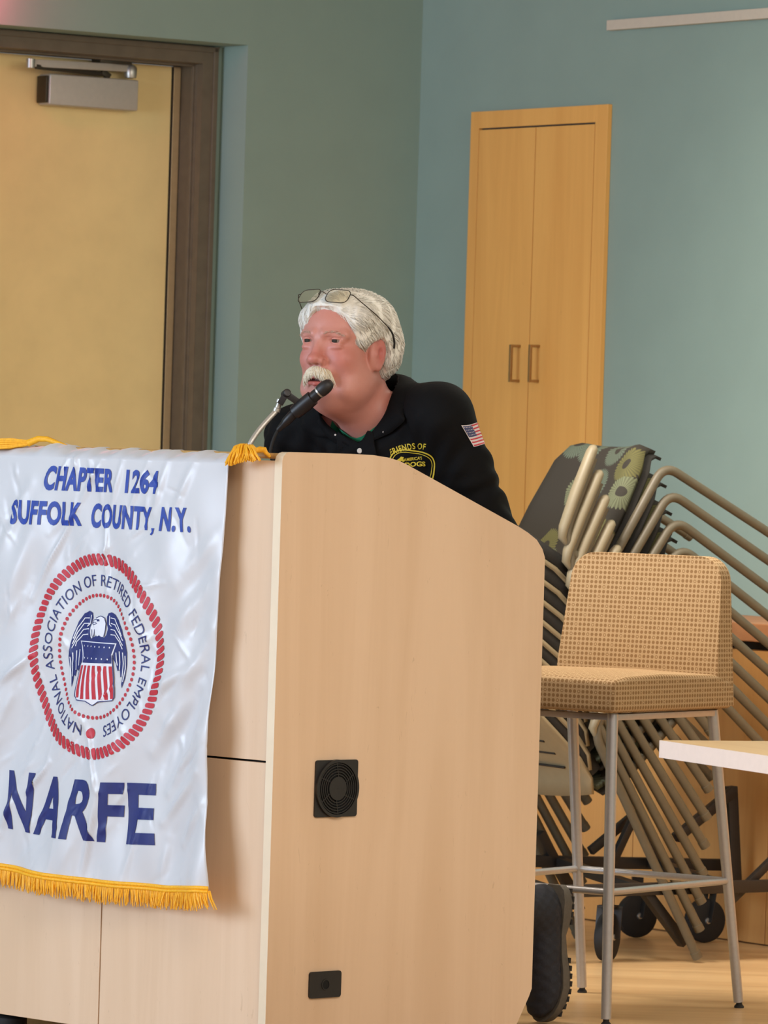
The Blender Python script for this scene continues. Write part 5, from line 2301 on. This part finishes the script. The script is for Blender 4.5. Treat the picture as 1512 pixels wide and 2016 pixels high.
# neck opening
TOP = [(-0.004, 0.020, 1.272), (-0.018, 0.043, 1.300), (-0.024, 0.071, 1.335), (-0.040, 0.074, 1.375), (-0.082, 0.050, 1.408), (-0.122, -0.010, 1.418),
       (-0.112, -0.062, 1.408), (-0.060, -0.092, 1.384), (0.002, -0.098, 1.345), (0.020, -0.058, 1.312), (0.016, -0.014, 1.286)]
BOT = [(0.004, 0.026, 1.262), (-0.010, 0.082, 1.286), (-0.048, 0.112, 1.326), (-0.086, 0.098, 1.362), (-0.128, 0.046, 1.392), (-0.158, -0.012, 1.398),
       (-0.142, -0.076, 1.384), (-0.078, -0.134, 1.358), (0.016, -0.140, 1.318), (0.044, -0.088, 1.290), (0.040, -0.018, 1.282)]


def resample_loop(pts, n, closed=False):
    """Catmull-Rom through points"""
    P_ = [Vector(p) for p in pts]
    m = len(P_)
    out = []
    for i in range(n):
        t_ = i / (n - 1) * (m - 1)
        k = min(int(t_), m - 2)
        f = t_ - k
        a, b, c, d = P_[max(k - 1, 0)], P_[k], P_[k + 1], P_[min(k + 2, m - 1)]
        out.append(0.5 * ((2 * b) + (c - a) * f + (2 * a - 5 * b + 4 * c - d) * f * f + (3 * b - a - 3 * c + d) * f ** 3))
    return out


bvh_full = BVHTree.FromPolygons(SP.tolist(), SQ.tolist())
cam_p = to_p(EYE)


def settle(p, off):
    """lay a collar point on the chest, staying where it is seen"""
    p = Vector(p)
    d = (p - cam_p).normalized()
    h = bvh_full.ray_cast(p - d * 0.05, d, 0.13)
    return h[0] - d * off if h[0] is not None else p


for i in (0, 1, 2, 8, 9, 10):
    TOP[i] = settle(TOP[i], 0.002)
    BOT[i] = settle(BOT[i], 0.003)
NL_ = 90
top = resample_loop(TOP + [settle((-0.006, 0.014, 1.272), 0.002)], NL_)
bot = resample_loop(BOT + [settle((0.004, 0.006, 1.262), 0.003)], NL_)
poly = np.array([(p.x, p.y) for p in top])


def in_poly(px, py, poly):
    ins = np.zeros(len(px), dtype=bool)
    n = len(poly)
    j = n - 1
    for i in range(n):
        xi, yi = poly[i]
        xj, yj = poly[j]
        c = ((yi > py) != (yj > py)) & (px < (xj - xi) * (py - yi) / (yj - yi + 1e-12) + xi)
        ins ^= c
        j = i
    return ins


fc = SP[SQ].mean(1)
tl_ = np.array([tuple(p) for p in top])
near_i = ((fc[:, None, :2] - tl_[None, :, :2]) ** 2).sum(2).argmin(1)
pc_ = poly.mean(0)
grown = poly + (poly - pc_) / np.linalg.norm(poly - pc_, axis=1)[:, None] * 0.016
kill = (in_poly(fc[:, 0], fc[:, 1], poly) & (fc[:, 2] > tl_[near_i, 2] - 0.010)) | (in_poly(fc[:, 0], fc[:, 1], grown) & (fc[:, 2] > tl_[near_i, 2] + 0.012))
kill &= fc[:, 2] > 1.24
SQ2 = SQ[~kill]
used = np.unique(SQ2)
remap = np.full(len(SP), -1)
remap[used] = np.arange(len(used))
shirt = np_mesh('shirt', SP[used], remap[SQ2], M['shirt'], person)
# collar: stand, fold and leaf
mb = MB()
rows = []
cen = Vector((-0.045, -0.015, 0))
for i in range(NL_):
    t_, b_ = top[i], bot[i]
    outw = Vector((b_.x - t_.x, b_.y - t_.y, 0))
    outw = outw.normalized() if outw.length > 1e-4 else Vector((1, 0, 0))
    h = bvh_full.find_nearest(b_)
    bb = b_
    if h[0] is not None:
        bb = h[0] + h[1] * 0.006
        bb = bb * 0.75 + b_ * 0.25
    rows.append([t_ + Vector((0, 0, -0.022)) + outw * 0.003, t_ + outw * 0.001, t_ + outw * 0.006 + Vector((0, 0, 0.004)),
                 t_ * 0.62 + bb * 0.38 + Vector((0, 0, 0.007)), t_ * 0.3 + bb * 0.7 + Vector((0, 0, 0.006)), bb])
m = len(rows[0])
vs = [p for r_ in rows for p in r_]
fs = [(i * m + k, i * m + k + 1, (i + 1) * m + k + 1, (i + 1) * m + k) for i in range(NL_ - 1) for k in range(m - 1)]
mb.add(vs, fs)
co = mb.build('collar', M['shirt'], person, smooth=180)
md = co.modifiers.new('thickness', 'SOLIDIFY')
md.thickness = 0.003
md.offset = 0.0
def cast(px, py, bvh, off):
    d = (PMI.to_3x3() @ ray(px, py)).normalized()
    h = bvh.ray_cast(cam_p, d)
    if h[0] is None:
        return None
    n = h[1] if h[1].dot(d) < 0 else -h[1]
    return h[0] + n * off


def applique(mb, vs, ts, bvh, off, mi=0, L=5.0):
    """lay flat artwork (photo pixels) on a body surface"""
    v2, t2 = refine(vs, ts, L)
    P3 = [cast(x, y, bvh, off) for x, y in v2]
    ok = [t_ for t_ in t2 if all(P3[i] is not None for i in t_)]
    if not ok:
        return
    P3 = [p if p is not None else Vector((0, 0, 0)) for p in P3]
    us_ = sorted({i for t_ in ok for i in t_})
    rm = {k: i for i, k in enumerate(us_)}
    mb.add([P3[k] for k in us_], [tuple(rm[i] for i in t_) for t_ in ok], mi)


mb = MB()
applique(mb, *poly_tris([(654, 828), (664, 838), (678, 848), (690, 857), (702, 861), (714, 857), (726, 848), (740, 838), (745, 895), (715, 900), (690, 898), (664, 880), (648, 850)]), bvh_body, 0.003, 0, 3.0)
mb.build('undershirt', M['green'], person, smooth=60, fix=False)
mb = MB()
applique(mb, *poly_tris([(668, 849), (676, 856), (688, 864), (700, 870.5), (711, 874), (719, 864), (727, 850), (736, 852), (744, 905), (664, 905)]), bvh_full, 0.0055, 0, 3.0)
pk = mb.build('placket', M['shirt'], person, smooth=60, fix=False)
md = pk.modifiers.new('thickness', 'SOLIDIFY')
md.thickness = 0.003
md.offset = 0.0
for px, py, r in ((712, 887, 0.0056), (664, 856, 0.0022), (758, 852, 0.0022)):
    c = cast(px, py, bvh_full, 0.008)
    if c is not None:
        mb = MB()
        ax = (cam_p - c).normalized()
        mb.lathe([(0.0004, -0.002), (r, -0.002), (r * 1.05, 0.0), (r * 0.8, 0.0016), (0.0004, 0.0012)], c, ax, 18)
        mb.build('button', M['pearl'], person)
# chest embroidery
mb = MB()
txt = 'FRIENDS OF'
vs, ts = text_tris(txt, 0.022, 1.18)
x0, x1 = min(v[0] for v in vs), max(v[0] for v in vs)
vs, ts = refine(vs, ts, 0.3)
arcx = [770, 785, 800, 815, 830, 845]
arcy = [897, 890.5, 886, 883.5, 883.5, 886]
out = []
for xx, yy in vs:
    a = (xx - x0) / (x1 - x0)
    X_ = 770 + 68 * a
    Y_ = np.interp(X_, arcx, arcy)
    sl_ = (np.interp(X_ + 2, arcx, arcy) - np.interp(X_ - 2, arcx, arcy)) / 4
    h = yy / 0.7 * 11.5
    out.append((X_ + sl_ * h, Y_ - h))
applique(mb, out, ts, bvh_full, 0.0018, 0, 3.0)


def badge(cx, cy, w, h, rot, n=60, p=3.0):
    pts = []
    for k in range(n + 1):
        a = 2 * math.pi * k / n
        c, s = math.cos(a), math.sin(a)
        X_ = w * math.copysign(abs(c) ** (2 / p), c)
        Y_ = h * math.copysign(abs(s) ** (2 / p), s)
        pts.append((cx + X_ * math.cos(rot) - Y_ * math.sin(rot), cy + X_ * math.sin(rot) + Y_ * math.cos(rot)))
    return pts


applique(mb, *stroke_poly(badge(811, 921, 45, 34, 0.12), 2.6), bvh_full, 0.0018, 0, 3.0)
applique(mb, *stroke_poly(badge(811, 921, 40, 29.5, 0.12), 1.4), bvh_full, 0.0018, 0, 3.0)


def stretch(s, x0_, y0_, x1_, y1_, h, off=0.0, sp=1.0):
    vs, ts = text_tris(s, off, sp)
    a0, a1 = min(v[0] for v in vs), max(v[0] for v in vs)
    return [(x0_ + (x1_ - x0_) * (v[0] - a0) / (a1 - a0), y0_ + (y1_ - y0_) * (v[0] - a0) / (a1 - a0) - v[1] / 0.7 * h) for v in vs], ts


applique(mb, *stretch("AMERICA'S", 795, 908, 832, 904.5, 6.0, 0.02, 1.1), bvh_full, 0.0018, 0, 3.0)
applique(mb, *stretch("DOGS", 797, 920, 838, 917, 9.0, 0.03), bvh_full, 0.0018, 0, 3.0)
# small running figure at the badge's left
applique(mb, *poly_tris([(781, 906), (786, 903), (790, 899), (795, 900), (794, 904), (797, 907), (794, 909), (790, 907), (787, 911), (783, 910), (779, 914), (776, 913)]), bvh_full, 0.0018, 0, 3.0)
mb.build('chest_embroidery', M['yellow'], person, smooth=60, fix=False)
# flag patch on the sleeve
mb = MB()
fq = [np.array(q, dtype=float) for q in ((908.6, 838), (947.5, 832), (965, 873), (932, 878))]   # tl, tr, br, bl


def fpt(a, b):
    p = (fq[0] * (1 - a) + fq[1] * a) * (1 - b) + (fq[3] * (1 - a) + fq[2] * a) * b
    return (float(p[0]), float(p[1] + 1.2 * math.sin(a * 5 + b)))


def frect(a0, a1, b0, b1, mi, off):
    n = 8
    pts = [fpt(a0 + (a1 - a0) * i / n, b0) for i in range(n + 1)] + [fpt(a0 + (a1 - a0) * i / n, b1) for i in range(n, -1, -1)]
    applique(mb, *poly_tris(pts), bvh_full, off, mi, 4.0)


frect(-0.02, 1.02, -0.02, 1.02, 0, 0.0018)
for k in range(7):
    b0_, b1_ = (2 * k) / 13, (2 * k + 1) / 13
    frect(0.02 if k > 3 else 0.44, 0.98, b0_ + 0.01, b1_, 1, 0.0024)
frect(0.02, 0.45, 0.02, 0.54, 2, 0.0026)
for i in range(5):
    for j in range(4):
        a, b = 0.07 + 0.078 * i + (0.03 if j % 2 else 0), 0.08 + 0.12 * j
        c = fpt(a, b)
        applique(mb, *poly_tris([(c[0] + 0.9 * math.cos(k * 1.257), c[1] + 0.9 * math.sin(k * 1.257)) for k in range(5)]), bvh_full, 0.0031, 0, 4.0)
mb.build('flag_patch', [M['flag_white'], M['flag_red'], M['flag_blue']], person, smooth=60, fix=False)

# ---- trousers
T = Field(np.arange(-0.80, -0.20, 0.0085), np.arange(-0.34, 0.20, 0.0085), np.arange(0.04, 1.06, 0.0085))
T.ell((-0.41, -0.045, 0.93), (0.110, 0.155, 0.12), 0.04)
for h_, k_, a_, top_ in ((HIPR, KNR, ANR, 0.24), (HIPL, KNL, ANL, 0.07)):
    T.cone(h_, k_, 0.094, 0.074, 0.04)
    d = (Vector(a_) - Vector(k_))
    T.cone(k_, tuple(Vector(k_) + d * 0.97), 0.074, 0.060, 0.03)
TP, TQ = T.mesh()
TP = laplace(TP, TQ, 2, 0.5)
TN = normals_of(TP, TQ)
TP = TP + TN * (0.0018 * np.sin(TP[:, 2] * 75 + 3 * np.sin(TP[:, 0] * 18 + TP[:, 1] * 25)))[:, None]
np_mesh('trousers', TP, TQ, M['denim'], person)

# ---- shoes: fabric upper and lugged sole


def shoe(origin, R):
    o = Vector(origin)
    F_ = Field(np.arange(-0.03, 0.33, 0.0045), np.arange(-0.07, 0.07, 0.0045), np.arange(-0.01, 0.14, 0.0045))
    F_.ell((0.060, 0, 0.062), (0.062, 0.036, 0.050), 0.02)
    F_.ell((0.150, 0, 0.050), (0.090, 0.043, 0.040), 0.03)
    F_.ell((0.230, 0.004, 0.042), (0.066, 0.047, 0.030), 0.025)
    F_.cone((0.062, 0, 0.07), (0.055, 0, 0.120), 0.042, 0.044, 0.02)
    F_.half((0, 0, -1), -0.022)
    p_, q_ = F_.mesh()
    p_ = laplace(p_, q_, 2, 0.5)
    n_ = normals_of(p_, q_)
    p_ = p_ + n_ * (0.0012 * np.sin(p_[:, 0] * 260) * np.sin(p_[:, 2] * 210))[:, None]
    bend = lambda a: a + np.stack([np.zeros(len(a)), np.zeros(len(a)), 1.9 * np.clip(a[:, 0] - 0.205, 0, 1) ** 2], 1)
    p_ = bend(p_)
    Rm = np.array(R)
    up = np_mesh('shoe', p_ @ Rm.T + np.array(o), q_, M['shoe'], person)
    # sole: outline with heel, waist and forefoot; tread lugs below
    mb = MB()
    st = [(0.000, 0.018), (0.010, 0.031), (0.035, 0.037), (0.07, 0.036), (0.11, 0.034), (0.15, 0.038), (0.19, 0.046), (0.225, 0.050), (0.26, 0.046), (0.285, 0.036), (0.300, 0.020), (0.305, 0.006)]

    def bot_z(x_):
        return float(np.interp(x_, [0, 0.02, 0.085, 0.105, 0.135, 0.17, 0.305], [0.006, -0.002, -0.003, 0.010, 0.011, 0.000, 0.002]))

    vs = []
    for x_, w_ in st:
        for yy, zz in ((-w_, 0.026), (-w_ * 1.03, bot_z(x_) + 0.008), (-w_ * 0.94, bot_z(x_)), (w_ * 0.94, bot_z(x_)), (w_ * 1.03, bot_z(x_) + 0.008), (w_, 0.026)):
            vs.append((x_, yy, zz))
    fs = []
    for i in range(len(st) - 1):
        for k in range(6):
            fs.append((i * 6 + k, i * 6 + (k + 1) % 6, (i + 1) * 6 + (k + 1) % 6, (i + 1) * 6 + k))
    fs += [tuple(range(5, -1, -1)), tuple((len(st) - 1) * 6 + k for k in range(6))]
    va_ = bend(np.array(vs)) @ Rm.T + np.array(o)
    mb.add(va_.tolist(), fs)
    for x_ in list(np.arange(0.012, 0.085, 0.017)) + list(np.arange(0.165, 0.296, 0.017)):
        w_ = float(np.interp(x_, [q[0] for q in st], [q[1] for q in st]))
        for s in (-1, 1):
            cs = []
            for dx in (-0.006, 0.006):
                for yy in (s * w_ * 0.15, s * w_ * 1.02):
                    for zz in (bot_z(x_) + 0.004, bot_z(x_) - 0.0022):
                        cs.append((x_ + dx, yy, zz))
            cs = bend(np.array(cs)) @ Rm.T + np.array(o)
            mb.add(cs.tolist(), [(0, 1, 3, 2), (4, 6, 7, 5), (0, 4, 5, 1), (2, 3, 7, 6), (0, 2, 6, 4), (1, 5, 7, 3)], 1)
    mb.build('sole', [M['sole'], M['rubber']], up, smooth=40)
    return up


# right foot crossed behind, toe on the floor, sole facing back
xs_ = Vector((0.05, 0.0, -0.9987)).normalized()
zs_ = Vector((0.9987, 0.0, 0.05)).normalized()
ys_ = zs_.cross(xs_)
heel = to_p(at_depth(1107, 1742, 11.90))
Rf = Matrix((xs_, ys_, zs_)).transposed()
shoe(heel - zs_ * 0.0, Rf)
# left foot flat, behind the lectern
shoe(Vector((ANL[0] - 0.06, ANL[1], 0.008)), Matrix.Rotation(0.1, 3, 'Z'))

# ---- spectacles pushed up into the hair (lifted off, so a thing of their own)
gl = thing('spectacles', 'thin wire-rimmed spectacles pushed up on top of the man\'s white hair', 'glasses', O_P, (0, 0, PROT))
gtilt = Vector((-0.62, 0.0, 0.78))                  # "up" of the lenses
for s in (-1, 1):
    c = Vector((0.079, s * 0.034, 0.0920))
    e1 = Vector((-0.10, s * 0.995, -0.06)).normalized()
    e2 = (gtilt - e1 * gtilt.dot(e1)).normalized()
    ring = [c + e1 * p[0] * (1 if s > 0 else 1) + e2 * p[1] for p in rounded_rect(0.050, 0.034, 0.012, 6)]
    ringp = [hp(q) for q in ring]
    mb = MB()
    mb.tube(ringp + [ringp[0], ringp[1]], 0.0010, 8, caps=False)
    rim = mb.build('rim', M['gun'], gl, smooth=80)
    nn = (ringp[8] - ringp[0]).cross(ringp[16] - ringp[0]).normalized()
    mb = MB()
    n = len(ringp)
    mb.add([p + nn * 0.0007 for p in ringp] + [p - nn * 0.0007 for p in ringp],
           [tuple(range(n)), tuple(range(2 * n - 1, n - 1, -1))] + [(i, n + i, n + (i + 1) % n, (i + 1) % n) for i in range(n)])
    mb.build('lens', M['lens'], rim, smooth=20)
    hinge = c + e1 * 0.0265 + e2 * 0.006
    mb = MB()
    path = [hp(hinge - e1 * 0.002), hp(hinge + e1 * 0.005), hp(Vector((0.062, s * 0.072, 0.085))), hp(Vector((0.022, s * 0.087, 0.056))), hp(Vector((-0.010, s * 0.0935, 0.032)))]
    mb.tube(arc_pts(path, 0.012, 4), 0.0011, 8)
    tp_ = mb.build('temple', M['gun'], gl, smooth=80)
    mb = MB()
    path = [hp(Vector((-0.010, s * 0.0935, 0.032))), hp(Vector((-0.024, s * 0.0950, 0.020))), hp(Vector((-0.033, s * 0.0945, 0.000))), hp(Vector((-0.035, s * 0.092, -0.012)))]
    mb.tube(arc_pts(path, 0.012, 4), [0.0016] + [0.0022] * 12 + [0.0017], 8)
    mb.build('temple_tip', M['rubber'], tp_, smooth=80)
mb = MB()
mb.tube([hp((0.0830, -0.0095, 0.096)), hp((0.0870, -0.004, 0.1005)), hp((0.0870, 0.004, 0.1005)), hp((0.0830, 0.0095, 0.096))], 0.0010, 8)
mb.build('bridge', M['gun'], gl, smooth=80)
